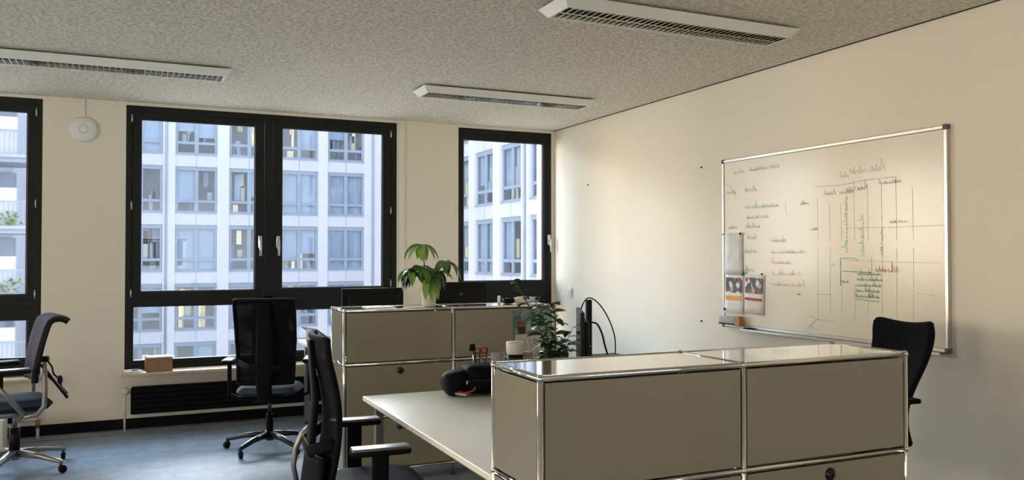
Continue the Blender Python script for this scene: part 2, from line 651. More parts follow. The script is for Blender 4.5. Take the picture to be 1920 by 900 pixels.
# thin cable on the floor along the baseboard
b = MB()
b.tube([(-.9, D - .25, .004), (-.4, D - .235, .004), (.1, D - .215, .004), (.8, D - .24, .004), (1.3, D - .22, .004)], .003, mat('cable_brown', (.20, .17, .13), .6, noise=(9, .1)))
tag(b.build('floor_cable'), 'thin brown cable lying on the carpet along the window wall', 'cable')

# ------------------------------------------------------------------ access point, outlet, wall marks
t = thing('wireless_access_point', 'round white disc-shaped device high on the pier between the left windows', 'access point', (-.407, D, 2.566))
RX = Matrix.Rotation(rad(90), 4, 'X')
b = MB()
b.lathe([(.098, 0), (.108, .006), (.108, .018), (.100, .032), (.08, .038), (0, .040)], M_white, n=40, mx=RX)
b.build('housing', t)
b = MB()
b.lathe([(.030, .0385), (.034, .0415), (.038, .0385)], mat('ring_grey', (.45, .47, .5), .4, noise=(5, .05)), n=32, mx=RX)
b.build('status_ring', t)
b = MB()
b.box((-.409 - .011, D - .012, 2.66), (-.409 + .011, D, H), M_white, ch=.002)
tag(b.build('cable_duct'), 'slim vertical white cable duct from the ceiling down to the round wall device', 'cable duct')

t = thing('wall_socket', 'small white wall switch plate on the right wall near the corner window', 'switch', (XW, 7.513, 1.113))
b = MB()
b.box((-.012, -.04, -.05), (0, .04, .05), M_white, ch=.003)
b.build('cover_plate', t)
b = MB()
b.box((-.018, -.026, -.026), (-.011, .026, .026), M_cream, ch=.002)
b.build('rocker', t)
for (y, z, l) in ((5.335, 2.193, 'small dark screw in the right wall above the whiteboard end'), (7.144, 2.193, 'small dark screw in the right wall near the corner window'),
                  (5.344, .974, 'small dark screw in the right wall low beside the whiteboard')):
    b = MB()
    b.tube([(XW, y, z), (XW - .008, y, z)], .007, M_darkmetal, n=8)
    b.tube([(XW - .008, y, z), (XW - .014, y, z)], .004, M_darkmetal, n=8)
    tag(b.build('wall_screw'), l, 'screw')


# ------------------------------------------------------------------ ceiling luminaires
def luminaire(xc, yc, L, Wd, label):
    t = thing('ceiling_light', label, 'ceiling light', (xc, yc, H), 0, 'louvred ceiling lights')
    hx, hy = L / 2, Wd / 2
    zt_, zb_ = -.014, -.062
    bx_, by_ = hx - .040, hy - .040      # lower rim
    b = MB()
    b.box((-hx + .05, -hy + .04, zt_), (hx - .05, hy - .04, 0), M_lampin)  # dark colour paints the shade in the gap above the housing
    b.box((-bx_ + .01, -by_ + .01, -.030), (bx_ - .01, by_ - .01, zt_), M_lampin)
    b.build('mounting_tray', t)
    b = MB()
    ring = []
    for (ax, ay, z) in ((hx, hy, zt_), (bx_, by_, zb_), (bx_ - .012, by_ - .012, zb_), (bx_ - .012, by_ - .012, zt_)):
        ring.append([(-ax, -ay, z), (ax, -ay, z), (ax, ay, z), (-ax, ay, z)])
    vs = [p for r_ in ring for p in r_]
    fs = []
    for q in range(4):
        for k in range(4):
            a, c = q * 4 + k, q * 4 + (k + 1) % 4
            d, e = ((q + 1) % 4) * 4 + (k + 1) % 4, ((q + 1) % 4) * 4 + k
            fs.append((a, c, d, e))
    b.add(vs, fs, M_lampwhite)
    b.build('housing', t)
    lx, lw = bx_ - .012, by_ - .012
    b = MB()
    b.box((-lx, -.003, zb_ + .001), (lx, .003, zb_ + .022), M_louvre)
    n = int(2 * lx / .036)
    for k in range(n + 1):
        x = -lx + k * 2 * lx / n
        b.box((x - .0022, -lw, zb_ + .001), (x + .0022, lw, zb_ + .022), M_louvre)
    b.build('louvre', t)
    b = MB()
    b.tube([(-lx + .03, 0, zb_ + .036), (lx - .03, 0, zb_ + .036)], .008, M_white)
    b.build('lamp_tube', t)
    return t


luminaire(2.74, 3.81, 1.56, .30, 'unlit white louvred ceiling light nearest the camera, at the top right')
luminaire(2.79, 6.22, 1.53, .30, 'unlit white louvred ceiling light near the windows, in the middle of the ceiling')
luminaire(-.15, 6.27, 1.53, .30, 'unlit white louvred ceiling light above the left windows, cut by the left edge')

# ------------------------------------------------------------------ whiteboard on the right wall
wb = thing('whiteboard', 'large glossy whiteboard with faint marker notes on the right wall', 'whiteboard', (XW, 4.095, 1.588), 0)
hy, hz = .948, .618
b = MB()
b.box((-.022, -hy + .012, -hz + .012), (-.004, hy - .012, hz - .012), M_board)
b.build('writing_surface', wb)
b = MB()
M_bframe = mat('board_frame_alu', (.60, .58, .54), .3, .9, noise=(4, .04))
for z in (-hz, hz):
    b.box((-.030, -hy, z - .011), (0, hy, z + .011), M_bframe, ch=.004)
for y in (-hy, hy):
    b.box((-.030, y - .011, -hz), (0, y + .011, hz), M_bframe, ch=.004)
b.build('frame', wb)
for y in (-hy, hy):
    for z in (-hz, hz):
        b = MB()
        b.box((-.034, y - .016, z - .016), (0, y + .016, z + .016), mat('corner_cap_grey', (.10, .10, .10), .5, noise=(5, .1)), ch=.008)
        b.build('corner_cap', wb)
b = MB()
b.box((-.075, -.94, -hz - .024), (-.0, .70, -hz - .016), M_bframe, ch=.003)
b.box((-.078, -.94, -hz - .024), (-.072, .70, -hz - .008), M_bframe, ch=.002)
b.build('pen_tray', wb)

XS = -.0226


def stroke(b, pts, w, m):
    """flat marker stroke on the board; pts=(s,z): s measured rightwards as seen from the room"""
    for (a, c) in zip(pts, pts[1:]):
        p, q = Vector((0, -a[0], a[1])), Vector((0, -c[0], c[1]))
        d = q - p
        if d.length < 1e-5:
            continue
        n = Vector((0, -d.z, d.y)).normalized() * w / 2
        e = d.normalized() * w * .3
        x = Vector((XS, 0, 0))
        b.add([x + p - n - e, x + q - n + e, x + q + n + e, x + p + n - e,
               Vector((XS + .0008, 0, 0)) + p - n, Vector((XS + .0008, 0, 0)) + q - n, Vector((XS + .0008, 0, 0)) + q + n, Vector((XS + .0008, 0, 0)) + p + n],
              [(0, 1, 2, 3), (0, 4, 5, 1), (1, 5, 6, 2), (2, 6, 7, 3), (3, 7, 4, 0)], m)


def scribble(b, s0, z0, length, h, m, w=.0026, vert=False, rnd=random):
    """a handwritten, illegible word"""
    pts = []
    x = 0
    while x < length:
        lw = h * rnd.uniform(.35, .6)
        tall = rnd.random() < .25
        hh = h * (1.0 if tall else .55) * rnd.uniform(.8, 1.1)
        kind = rnd.randrange(3)
        if kind == 0:
            pts += [(x, 0), (x + lw * .3, hh), (x + lw * .5, hh * .1), (x + lw * .8, hh * .5), (x + lw, 0)]
        elif kind == 1:
            pts += [(x, hh * .3), (x + lw * .3, hh * .6), (x + lw * .1, hh * .2), (x + lw * .4, 0), (x + lw * .9, hh * .3)]
        else:
            pts += [(x, 0), (x + lw * .1, hh), (x + lw * .2, 0), (x + lw * .6, hh * .5), (x + lw * .8, 0)]
        x += lw
    if vert:
        pts = [(s0 - z, z0 + x) for x, z in pts]
    else:
        pts = [(s0 + x, z0 + z) for x, z in pts]
    if b is None:
        b = MB()
        stroke(b, pts, w, m)
        return b.build('handwritten_word', wb)
    stroke(b, pts, w, m)


def bs(px, py):
    """photo notes were measured as fractions of the board: left-right, bottom-top"""
    return (-hy + 2 * hy * px, -hz + 2 * hz * py)


M_mg = mat('marker_green', (.36, .50, .42), .5, noise=(30, .3))
M_mgs = mat('marker_strong_green', (.16, .44, .27), .5, noise=(30, .3))
M_mk = mat('marker_faint_black', (.46, .46, .42), .5, noise=(30, .3))
M_mr = mat('marker_red', (.66, .30, .20), .5, noise=(30, .3))
M_mrs = mat('marker_faint_red', (.72, .50, .38), .5, noise=(30, .3))
R2 = random.Random(3)
# faint green notes, upper left
b = MB()
for (px, py, L, h) in ((.065, .915, .10, .06), (.155, .92, .31, .05), (.13, .80, .12, .05), (.13, .70, .20, .05), (.23, .70, .16, .05),
                       (.135, .64, .22, .05), (.03, .585, .09, .045), (.13, .585, .15, .045), (.14, .52, .09, .045), (.03, .44, .10, .045),
                       (.12, .44, .12, .045), (.02, .80, .10, .04), (.12, .33, .1, .045)):
    s_, z_ = bs(px, py)
    scribble(None, s_, z_, L, h, M_mg, rnd=R2)
stroke(b, [bs(.345, .72), bs(.35, .66), bs(.37, .65)], .003, M_mg)
stroke(b, [bs(.02, .86), bs(.06, .82), bs(.075, .77)], .004, M_mk)
b.build('marker_lines', wb)
# red list
b = MB()
for k, (py, L) in enumerate(((.50, .13), (.435, .30), (.375, .19), (.315, .27), (.255, .29))):
    s_, z_ = bs(.275, py)
    stroke(b, [(s_ - .03, z_ + .015), (s_ - .015, z_ + .015)], .004, M_mrs)
    scribble(None, s_, z_, L, .045, M_mrs, rnd=R2)
b.build('list_dashes', wb)
b = MB()
s_, z_ = bs(.745, .345)
scribble(None, s_, z_, .18, .06, M_mr, .004, rnd=R2)
# grid diagram
b = MB()
top = .79
cols = (.50, .555, .605, .66, .715, .77, .825, .885)
for i, c in enumerate(cols):
    zt = (.72, .70, .69, .80, .78, .78, .79, .74)[i]
    stroke(b, [bs(c, zt), bs(c + .002, .50)], .003, M_mk)
    stroke(b, [bs(c + .002, .46 if i not in (2, 3, 4) else .28), bs(c, .10 + .02 * (i % 3))], .003, M_mk)
stroke(b, [bs(.49, .79), bs(.60, .785), bs(.72, .80), bs(.83, .80)], .004, M_mk)
stroke(b, [bs(.63, .565), bs(.80, .56), bs(.99, .56)], .003, M_mk)
stroke(b, [bs(.62, .40), bs(.80, .395), bs(.98, .39)], .0025, M_mk)
stroke(b, [bs(.50, .22), bs(.555, .22)], .004, M_mk)
stroke(b, [bs(.46, .10), bs(.50, .085), bs(.57, .08)], .004, M_mk)
stroke(b, [bs(.90, .25), bs(.98, .24)], .003, M_mk)
stroke(b, [bs(.45, .0 + .03), bs(.49, .0 + .08), bs(.46, .0 + .04)], .003, M_mk)
stroke(b, [bs(.47, .045), bs(.50, .0 + .005 + .02)], .003, M_mk)
for (px, py, L, h) in ((.53, .74, .10, .04), (.60, .74, .10, .04), (.80, .58, .12, .035), (.42, .70, .08, .03), (.40, .21, .03, .02), (.47, .56, .05, .02),
                       (.68, .755, .05, .05), (.63, .75, .12, .05), (.76, .77, .16, .04)):
    s_, z_ = bs(px, py)
    scribble(None, s_, z_, L, h, M_mk, rnd=R2)
b.build('grid_diagram', wb)['label'] = 'faint black grid diagram'
b = MB()
s_, z_ = bs(.60, .82)
scribble(None, s_, z_, .05, .09, M_mg, rnd=R2)
scribble(None, s_ + .08, z_ + .02, .24, .08, M_mg, rnd=R2)
scribble(None, bs(.633, 0)[0], bs(0, .44)[1], .34, .05, M_mgs, vert=True, rnd=R2)
scribble(None, bs(.70, 0)[0], bs(0, .42)[1], .26, .045, M_mg, vert=True, rnd=R2)
scribble(None, bs(.775, 0)[0], bs(0, .43)[1], .16, .045, M_mg, vert=True, rnd=R2)
stroke(b, [bs(.602, .27), bs(.602, .41)], .007, M_mgs)
stroke(b, [bs(.602, .41), bs(.66, .41), bs(.68, .395)], .004, M_mgs)
stroke(b, [bs(.61, .345), bs(.73, .34)], .006, M_mgs)
stroke(b, [bs(.73, .41), bs(.73, .30)], .004, M_mgs)
stroke(b, [bs(.56, .36), bs(.57, .385), bs(.575, .36)], .004, M_mg)
scribble(None, bs(.60, 0)[0], bs(0, .285)[1], .07, .04, M_mgs, rnd=R2)
for k in range(5):
    s_, z_ = bs(.665 + .002 * k, .215 + k * .028)
    scribble(None, s_, z_, .18, .034, M_mgs, .003, rnd=R2)
stroke(b, [bs(.665, .205), bs(.76, .20)], .005, M_mgs)
b.build('green_drawing', wb)['label'] = 'green handwriting and box drawing'

# sheets and magnets on the board, tray items
def board_sheet(name, y0, y1, z0, z1, label, photo, bar, tint=None, tilt=0):
    o = thing(name, label, 'paper sheet', (XW - .0245, (y0 + y1) / 2, (z0 + z1) / 2))
    o.rotation_euler = (rad(tilt), 0, 0)
    hw, hh = abs(y1 - y0) / 2, (z1 - z0) / 2
    b = MB()

    def fn(u, v):
        return ((-.003 - .010 * (1 - v) ** 2 * (1 if tint is None else .4), hw - u * 2 * hw, -hh + v * 2 * hh), (1, 0, 0))
    b.grid(fn, 4, 6, .0008, tint or M_paper)
    b.build('sheet', o)
    if photo:
        b = MB()
        b.box((-.0075, -hw + .012, hh - .135), (-.0035, hw - .012, hh - .022), photo)
        b.build('printed_photo', o)
        b = MB()
        b.box((-.0125, -hw + .02, -.045), (-.005, hw - .016, -.045 + bar[1]), bar[0])
        b.build('printed_bar', o)
        b = MB()
        for k in range(5):
            z = -.072 - k * .014
            b.box((-.0125, -hw + .02, z), (-.0115, hw - .03, z + .003), mat('print_grey', (.6, .6, .6), .7, noise=(90, .2)))
        b.build('printed_text', o)
    return o


def photo_mat(name, seed):
    m = bpy.data.materials.new(name)
    m.use_nodes = True
    t = m.node_tree
    bsdf = t.nodes['Principled BSDF']
    bsdf.inputs['Roughness'].default_value = .4
    co = t.nodes.new('ShaderNodeTexCoord')
    mp = t.nodes.new('ShaderNodeMapping')
    mp.inputs['Location'].default_value = (seed, seed * .7, seed * .3)
    v = t.nodes.new('ShaderNodeTexVoronoi')
    v.inputs['Scale'].default_value = 28
    r = t.nodes.new('ShaderNodeValToRGB')
    r.color_ramp.interpolation = 'CONSTANT'
    r.color_ramp.elements[0].color = (.04, .04, .05, 1)
    r.color_ramp.elements[1].position = .3
    r.color_ramp.elements[1].color = (.10, .11, .14, 1)
    for p, c in ((.5, (.45, .38, .32, 1)), (.68, (.75, .72, .68, 1)), (.85, (.20, .04, .03, 1))):
        e = r.color_ramp.elements.new(p)
        e.color = c
    sx = t.nodes.new('ShaderNodeSeparateColor')
    t.links.new(co.outputs['Object'], mp.inputs[0])
    t.links.new(mp.outputs[0], v.inputs['Vector'])
    t.links.new(v.outputs['Color'], sx.inputs[0])
    t.links.new(sx.outputs[0], r.inputs[0])
    t.links.new(r.outputs[0], bsdf.inputs['Base Color'])
    return m


M_sheetgrey = mat('tissue_sheet', (.66, .67, .66), .6, noise=(14, .08))
board_sheet('plastic_sleeve', 5.026, 4.822, 1.352, 1.662, 'blank crumpled translucent sheet hanging at the upper left of the whiteboard papers', None, None, M_sheetgrey)
board_sheet('flyer', 5.022, 4.812, 1.062, 1.352, 'white flyer with a photo and an orange bar on the whiteboard', photo_mat('photo_a', 1.0), (mat('print_orange', (.80, .40, .06), .6, noise=(9, .05)), .032), tilt=0)
board_sheet('flyer', 4.806, 4.596, 1.072, 1.355, 'pinkish flyer with a photo and a dark red bar on the whiteboard', photo_mat('photo_b', 1.02), (mat('print_red', (.35, .04, .05), .6, noise=(9, .05)), .018), mat('paper_pink', (.80, .73, .68), .7, noise=(6, .03)), tilt=2)
for (y, z, r, m, l) in ((4.805, 1.362, .016, mat('magnet_green', (.01, .16, .07), .4, noise=(9, .05)), 'round green magnet holding the sheets in the middle'),
                        (5.012, 1.09, .011, mat('magnet_teal', (.01, .10, .10), .4, noise=(9, .05)), 'small dark teal magnet at the lower left corner of the orange-bar flyer'),
                        (5.030, 1.655, .008, M_alu, 'small silver magnet at the top of the blank sheet'),
                        (4.602, 1.362, .007, M_darkmetal, 'tiny dark magnet at the top right of the red-bar flyer'),
                        (4.83, 1.655, .008, M_darkmetal, 'tiny dark magnet at the top right of the blank sheet')):
    b = MB()
    b.lathe([(r, 0), (r, .006), (r * .8, .010), (0, .011)], m, n=16, mx=Matrix.Translation((XW - .040, y, z)) @ Matrix.Rotation(rad(-90), 4, 'Y'))
    tag(b.build('magnet'), l, 'magnet')
b = MB()
b.box((XW - .078, 4.86, .988), (XW - .036, 5.04, 1.040), mat('eraser_felt', (.42, .44, .42), .6, noise=(15, .1)), ch=.006)
b.box((XW - .078, 4.86, .980), (XW - .036, 5.04, .990), M_black)
tag(b.build('board_eraser'), 'grey board eraser in the left corner of the whiteboard', 'eraser')
b = MB()
b.box((XW - .085, 4.795, .972), (XW - .045, 4.85, 1.048), mat('orange_brown_box', (.50, .25, .06), .5, noise=(9, .1)), ch=.004)
tag(b.build('marker_box'), 'small orange-brown box beside the eraser under the flyers', 'box')
b = MB()
b.tube([(XW - .05, 4.785, .962), (XW - .05, 4.70, .962)], .010, M_black)
tag(b.build('marker_pen'), 'short black marker pen on the whiteboard tray', 'marker')


# ------------------------------------------------------------------ steel tube cabinets
def cabinet(label, x, y, ztop, rz, nw, nh, locks, back_doors=False):
    t = thing('steel_tube_cabinet', label, 'cabinet', (x, y, 0), rz)
    cw, ch_, cd = .75, .35, .35
    zs = [ztop - ch_ * k for k in range(nh + 1)]
    r = .0095
    b = MB()
    for z in zs:
        for yy in (0, cd):
            b.tube([(0, yy, z), (cw * nw, yy, z)], r, M_chrome)
        for i in range(nw + 1):
            b.tube([(cw * i, 0, z), (cw * i, cd, z)], r, M_chrome)
            for yy in (0, cd):
                b.ball((cw * i, yy, z), .0130, M_chrome)
    for i in range(nw + 1):
        for yy in (0, cd):
            b.tube([(cw * i, yy, zs[-1]), (cw * i, yy, zs[0])], r, M_chrome)
    b.build('tube_frame', t)
    g = .014
    for i in range(nw):
        x0, x1 = cw * i + g, cw * (i + 1) - g
        b = MB()
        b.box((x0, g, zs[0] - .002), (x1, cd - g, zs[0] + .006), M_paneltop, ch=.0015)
        b.build('top_panel', t)
        b = MB()
        b.box((x0, g, zs[-1] - .006), (x1, cd - g, zs[-1] + .002), M_panel)
        b.build('bottom_panel', t)
        for k in range(nh):
            z1, z0 = zs[k] - g, zs[k + 1] + g
            door = (k, i) in locks
            b = MB()
            b.box((x0, -.006, z0), (x1, .008, z1), M_panel, ch=.002)
            f = b.build('door' if door else 'front_panel', t)
            if door:
                b = MB()
                zc = locks[(k, i)]
                RXm = Matrix.Translation((cw * i + cw / 2, -.006, zc)) @ Matrix.Rotation(rad(90), 4, 'X')
                b.lathe([(.023, 0), (.023, .002), (.020, .002)], M_black, n=20, mx=RXm)
                b.lathe([(.020, 0), (.020, .004), (.015, .006), (.014, .011), (.010, .012), (0, .012)], M_darkmetal, n=20, mx=RXm)
                b.box((cw * i + cw / 2 - .002, -.0200, zc - .009), (cw * i + cw / 2 + .002, -.018, zc + .009), M_black)
                b.build('door_lock', f)
            b = MB()
            b.box((x0, cd - .008, z0), (x1, cd + .005, z1), M_panel, ch=.002)
            b.build('rear_panel', t)
    for xx in (0, cw * nw):
        for k in range(nh):
            b = MB()
            b.box((xx - .006, g, zs[k + 1] + g), (xx + .006, cd - g, zs[k] - g), M_panel, ch=.002)
            b.build('side_panel', t)
    for i in range(nw + 1):
        for yy in (0, cd):
            b = MB()
            b.lathe([(.016, 0), (.016, .008), (.007, .014), (.007, zs[-1])], M_darkmetal, n=14, c=(cw * i, yy, 0))
            b.build('foot', t)
    return t


cabinet('beige steel cabinet with chrome tube frame in the right foreground', 1.092, 2.193, 1.133, -.006, 2, 3,
        {(1, 0): .732, (1, 1): .732, (2, 0): .38, (2, 1): .38})
cabinet('beige steel cabinet with chrome tube frame further back, carrying a potted plant', 1.234, 5.324, 1.134, 0, 2, 3,
        {(1, 0): .732, (1, 1): .732, (2, 0): .365, (2, 1): .365})


# ------------------------------------------------------------------ desks
def desk(label, x0, y0, x1, y1, z=.74, ins=.05):
    t = thing('office_desk', label, 'desk', ((x0 + x1) / 2, (y0 + y1) / 2, 0))
    hx, hy_ = (x1 - x0) / 2, (y1 - y0) / 2
    b = MB()
    b.box((-hx, -hy_, z - .024), (hx, hy_, z), M_desk, ch=.003)
    b.build('tabletop', t)
    b = MB()
    for yy in (-hy_ + ins + .02, hy_ - ins - .02):
        b.box((-hx + ins + .02, yy - .015, z - .065), (hx - ins - .02, yy + .015, z - .025), M_grey)
    for xx in (-hx + ins + .02, hx - ins - .02):
        b.box((xx - .015, -hy_ + ins + .02, z - .065), (xx + .015, hy_ - ins - .02, z - .025), M_grey)
    b.build('under_frame', t)
    for xx in (-1, 1):
        for yy in (-1, 1):
            cx_, cy_ = xx * (hx - ins - .02), yy * (hy_ - ins - .02)
            b = MB()
            b.box((cx_ - .022, cy_ - .022, .012), (cx_ + .022, cy_ + .022, z - .025), M_grey, ch=.004)
            b.tube([(cx_, cy_, 0), (cx_, cy_, .014)], .018, M_black)
            b.build('leg', t)
    return t


desk('cream-topped office desk behind the foreground cabinet, in front of the near armchair', 1.118, 2.60, 1.93, 4.39, .74)
desk('cream-topped office desk behind the foreground cabinet, on the whiteboard side', 1.94, 2.60, 2.75, 4.39, .74)
desk('bright white desk behind the far cabinet, beside the window chair', 1.33, 5.80, 2.92, 6.60, .72)
desk('bright white desk pushed close to the window sill behind the far cabinet', 1.33, 6.61, 2.92, 7.55, .74)


# ------------------------------------------------------------------ office chairs
def star_base(t, m, R=.33, off=0.0, hubz=.115, mcast=None, w0=.05, w1=.028):
    mcast = mcast or M_black
    b = MB()
    b.lathe([(0, hubz - .045), (.032, hubz - .045), (.040, hubz - .02), (.040, hubz + .015), (.028, hubz + .03), (0, hubz + .03)], m, n=20)
    b.build('base_hub', t)
    for k in range(5):
        a = off + k * 2 * pi / 5
        ca, sa = cos(a), sin(a)
        b = MB()
        b.flat([(ca * .03, sa * .03, hubz), (ca * R * .55, sa * R * .55, hubz - .012), (ca * R, sa * R, hubz - .045), (ca * (R + .012), sa * (R + .012), hubz - .055)],
               [w0, (w0 + w1) / 2, w1, w1 * .8], [.045, .035, .025, .015], m)
        b.build('base_leg', t)
        b = MB()
        mx = Matrix.Translation((ca * R, sa * R, 0)) @ Matrix.Rotation(a + rad(55), 4, 'Z')
        b.tube([(0, 0, hubz - .055), (0, 0, .035)], .007, mcast, n=8, mx=mx)
        for s_ in (-1, 1):
            b.lathe([(0, 0), (.022, 0), (.027, .004), (.027, .015), (.022, .019), (0, .019)], mcast, n=18,
                    mx=mx @ Matrix.Translation((.012, s_ * .005 + (0 if s_ < 0 else 0), .0275)) @ Matrix.Rotation(rad(90) * s_, 4, 'X'))
        b.ball((.006, 0, .040), .021, mcast, n=12, sc=(1.1, .9, .75), mx=mx)
        b.build('caster', t)


def seat_mesh(w, d, z, th, m, name, t, y0=-.20, drop=.03):
    b = MB()
    nx, ny = 14, 14
    vs, fs = [], []

    def pt(u, v, up):
        # superellipse rounded square
        a, c = u * 2 - 1, v * 2 - 1
        rx = w / 2 * (1 - .10 * max(0, -c) - .04 * max(0, c) ** 2)
        k = .12
        x = a * rx * (1 - k * (abs(c) ** 4) * .8)
        y = (c * d / 2) * (1 - k * (abs(a) ** 4) * .8) + y0 + d / 2
        e = max(abs(a), abs(c))
        edge = (1 - e ** 8)
        zz = z + (th / 2) * edge * (1 if up else -1)
        zz += -drop * max(0, c - .3) ** 2 * 1.6 + .012 * a * a * (1 if up else 0) * edge
        return (x, y, zz)
    for up in (True, False):
        for j in range(ny + 1):
            for i in range(nx + 1):
                vs.append(pt(i / nx, j / ny, up))
    N = (nx + 1) * (ny + 1)
    for j in range(ny):
        for i in range(nx):
            a = j * (nx + 1) + i
            fs.append((a, a + 1, a + nx + 2, a + nx + 1))
            fs.append((N + a, N + a + nx + 1, N + a + nx + 2, N + a + 1))
    for i in range(nx):
        fs.append((i, N + i, N + i + 1, i + 1))
        a = ny * (nx + 1) + i
        fs.append((a, a + 1, N + a + 1, N + a))
    for j in range(ny):
        a = j * (nx + 1)
        fs.append((a, a + nx + 1, N + a + nx + 1, N + a))
        a += nx
        fs.append((a, N + a, N + a + nx + 1, a + nx + 1))
    b.add(vs, fs, m, True)
    return b.build(name, t)


def mesh_fabric():
    if 'mesh_fabric' in MATS:
        return MATS['mesh_fabric']
    m = bpy.data.materials.new('mesh_fabric')
    m.use_nodes = True
    t = m.node_tree
    t.nodes.clear()
    o = t.nodes.new('ShaderNodeOutputMaterial')
    tr = t.nodes.new('ShaderNodeBsdfTransparent')
    pr = t.nodes.new('ShaderNodeBsdfPrincipled')
    pr.inputs['Base Color'].default_value = (.005, .005, .006, 1)
    pr.inputs['Roughness'].default_value = .8
    pr.inputs['Specular IOR Level'].default_value = .1
    co = t.nodes.new('ShaderNodeTexCoord')
    mp = t.nodes.new('ShaderNodeMapping')
    mp.inputs['Scale'].default_value = (1, 1, 1)
    wv = t.nodes.new('ShaderNodeTexNoise')
    wv.inputs['Scale'].default_value = 6
    r = t.nodes.new('ShaderNodeMapRange')
    r.inputs['From Min'].default_value = .35
    r.inputs['From Max'].default_value = .65
    r.inputs['To Min'].default_value = .84
    r.inputs['To Max'].default_value = 1.0
    mx = t.nodes.new('ShaderNodeMixShader')
    t.links.new(co.outputs['Object'], wv.inputs['Vector'])
    t.links.new(wv.outputs[0], r.inputs[0])
    t.links.new(r.outputs[0], mx.inputs[0])
    t.links.new(tr.outputs[0], mx.inputs[1])
    t.links.new(pr.outputs[0], mx.inputs[2])
    t.links.new(mx.outputs[0], o.inputs[0])
    MATS['mesh_fabric'] = m
    return m


def task_chair(label, x, y, rz, star, seat_z=.46, back_top=1.17, tilt=.10, bw=.44, arm_z=.70, arm_half=.30, back_y=-.26):
    """mesh-backed task chair; front towards local +Y"""
    t = thing('office_chair', label, 'office chair', (x, y, 0), rz)
    star_base(t, M_darkmetal, .33, star - rz)
    b = MB()
    b.tube([(0, 0, .13), (0, 0, .27)], .026, M_chairblack, n=16)
    b.tube([(0, 0, .27), (0, 0, .40)], .014, M_darkmetal, n=16)
    b.build('gas_column', t)
    b = MB()
    b.box((-.10, -.17, seat_z - .085), (.10, .12, seat_z - .035), M_chairblack, ch=.015)
    b.tube([(.09, .02, seat_z - .06), (.24, .02, seat_z - .065)], .007, M_chairblack)
    b.build('tilt_mechanism', t)
    seat_mesh(.50, .50, seat_z, .075, M_seatnavy, 'seat', t, -.21)
    z0, z1 = seat_z + .08, back_top

    def bp(u, v):
        a = u * 2 - 1
        z = z0 + (z1 - z0) * v
        hw = bw / 2 * (.90 + .10 * v if v < .5 else .95 + .02 * v)
        yy = back_y - tilt * v * v + .035 * sin(pi * min(1, v * 1.15)) * -1 * -1 - .02 + .035 * a * a
        return (a * hw, yy, z), (0, 1, -.1)
    b = MB()
    b.grid(bp, 14, 20, .006, mesh_fabric())
    o = b.build('backrest_mesh', t)
    b = MB()
    path = []
    n = 20
    for k in range(n + 1):
        path.append(bp(0, k / n)[0])
    for k in range(1, 15):
        path.append(bp(k / 14, 1)[0])
    for k in range(1, n + 1):
        path.append(bp(1, 1 - k / n)[0])
    for k in range(1, 14):
        path.append(bp(1 - k / 14, 0)[0])
    path.append(path[0])
    b.tube(path, .015, M_chairblack, n=8)
    b.build('backrest_frame', t)
    # broad spine and lumbar brace behind the mesh
    b = MB()
    sp_ = [(0, -.10, seat_z - .06), (0, back_y - .0, seat_z - .05), (0, back_y - .07, seat_z + .05), (0, bp(.5, .25)[0][1] - .05, bp(.5, .25)[0][2]),
           (0, bp(.5, .55)[0][1] - .035, bp(.5, .55)[0][2]), (0, bp(.5, .97)[0][1] - .012, bp(.5, .97)[0][2])]
    b.flat(sp_, [.09, .10, .11, .13, .12, .10], [.03, .03, .03, .03, .025, .02], M_chairblack, up=(0, 1, 0.01))
    b.build('back_spine', t)
    b = MB()
    pz = z0 + .12
    b.flat([(-bw / 2 * .9, bp(0, .2)[0][1] - .01, pz + .04), (-.10, back_y - .065, pz), (.10, back_y - .065, pz), (bw / 2 * .9, bp(1, .2)[0][1] - .01, pz + .04)],
           .012, .05, M_chairblack, up=(0, 0, 1))
    b.flat([(-bw / 2 * .9, bp(0, .2)[0][1] - .01, pz - .06), (bw / 2 * .9, bp(1, .2)[0][1] - .01, pz - .06)], .01, .02, M_chairblack)
    b.build('lumbar_brace', t)
    for s_ in (-1, 1):
        b = MB()
        ax = s_ * arm_half
        b.flat([(s_ * .08, 0, seat_z - .065), (s_ * .22, 0, seat_z - .065), (ax, 0, seat_z - .03), (ax, 0, seat_z + .04)], [.05, .05, .05, .05], [.02, .02, .02, .02], M_chairblack, up=(0.01, 0, 1) )
        b.box((ax - .012, -.035, seat_z - .04), (ax + .012, .035, arm_z - .02), M_chairblack, ch=.008)
        o = b.build('armrest', t)
        b = MB()
        b.box((ax - .042, -.125, arm_z - .030), (ax + .042, .125, arm_z - .002), M_chairblack, ch=.012)
        b.box((ax - .040, -.122, arm_z - .010), (ax + .040, .122, arm_z + .004), M_armtop, ch=.0065)
        b.build('arm_pad', o)
    return t


task_chair('black mesh-backed office chair seen from behind in front of the main window', .955, 6.62, rad(-16), rad(223), back_top=1.165, back_y=-.235)
nc = task_chair('black office chair with armrests nearest the camera, seen edge-on at the cream desk', .955, 3.68, rad(-94), rad(20),
                back_top=1.14, tilt=.02, arm_z=.70, arm_half=.315, back_y=-.20)

b = MB()
b.grid(lambda u, v: (((u * 2 - 1) * (.19 + .03 * (1 - v)), -.262 - .03 * (1 - v) + .05 * (u * 2 - 1) ** 2, .40 + .24 * v), (0, 1, 0)), 12, 8, .014, M_chairblack, mx=None)
b.build('lower_back_shell', nc)
b = MB()
b.flat([(-.12, -.225, .72), (-.14, -.270, .68), (-.15, -.295, .62), (-.15, -.305, .54), (-.14, -.29, .46)], .04, .022, M_grey, up=(0, 1, 0.1))
b.build('grey_frame_arc', nc)['label'] = 'grey metal arc'

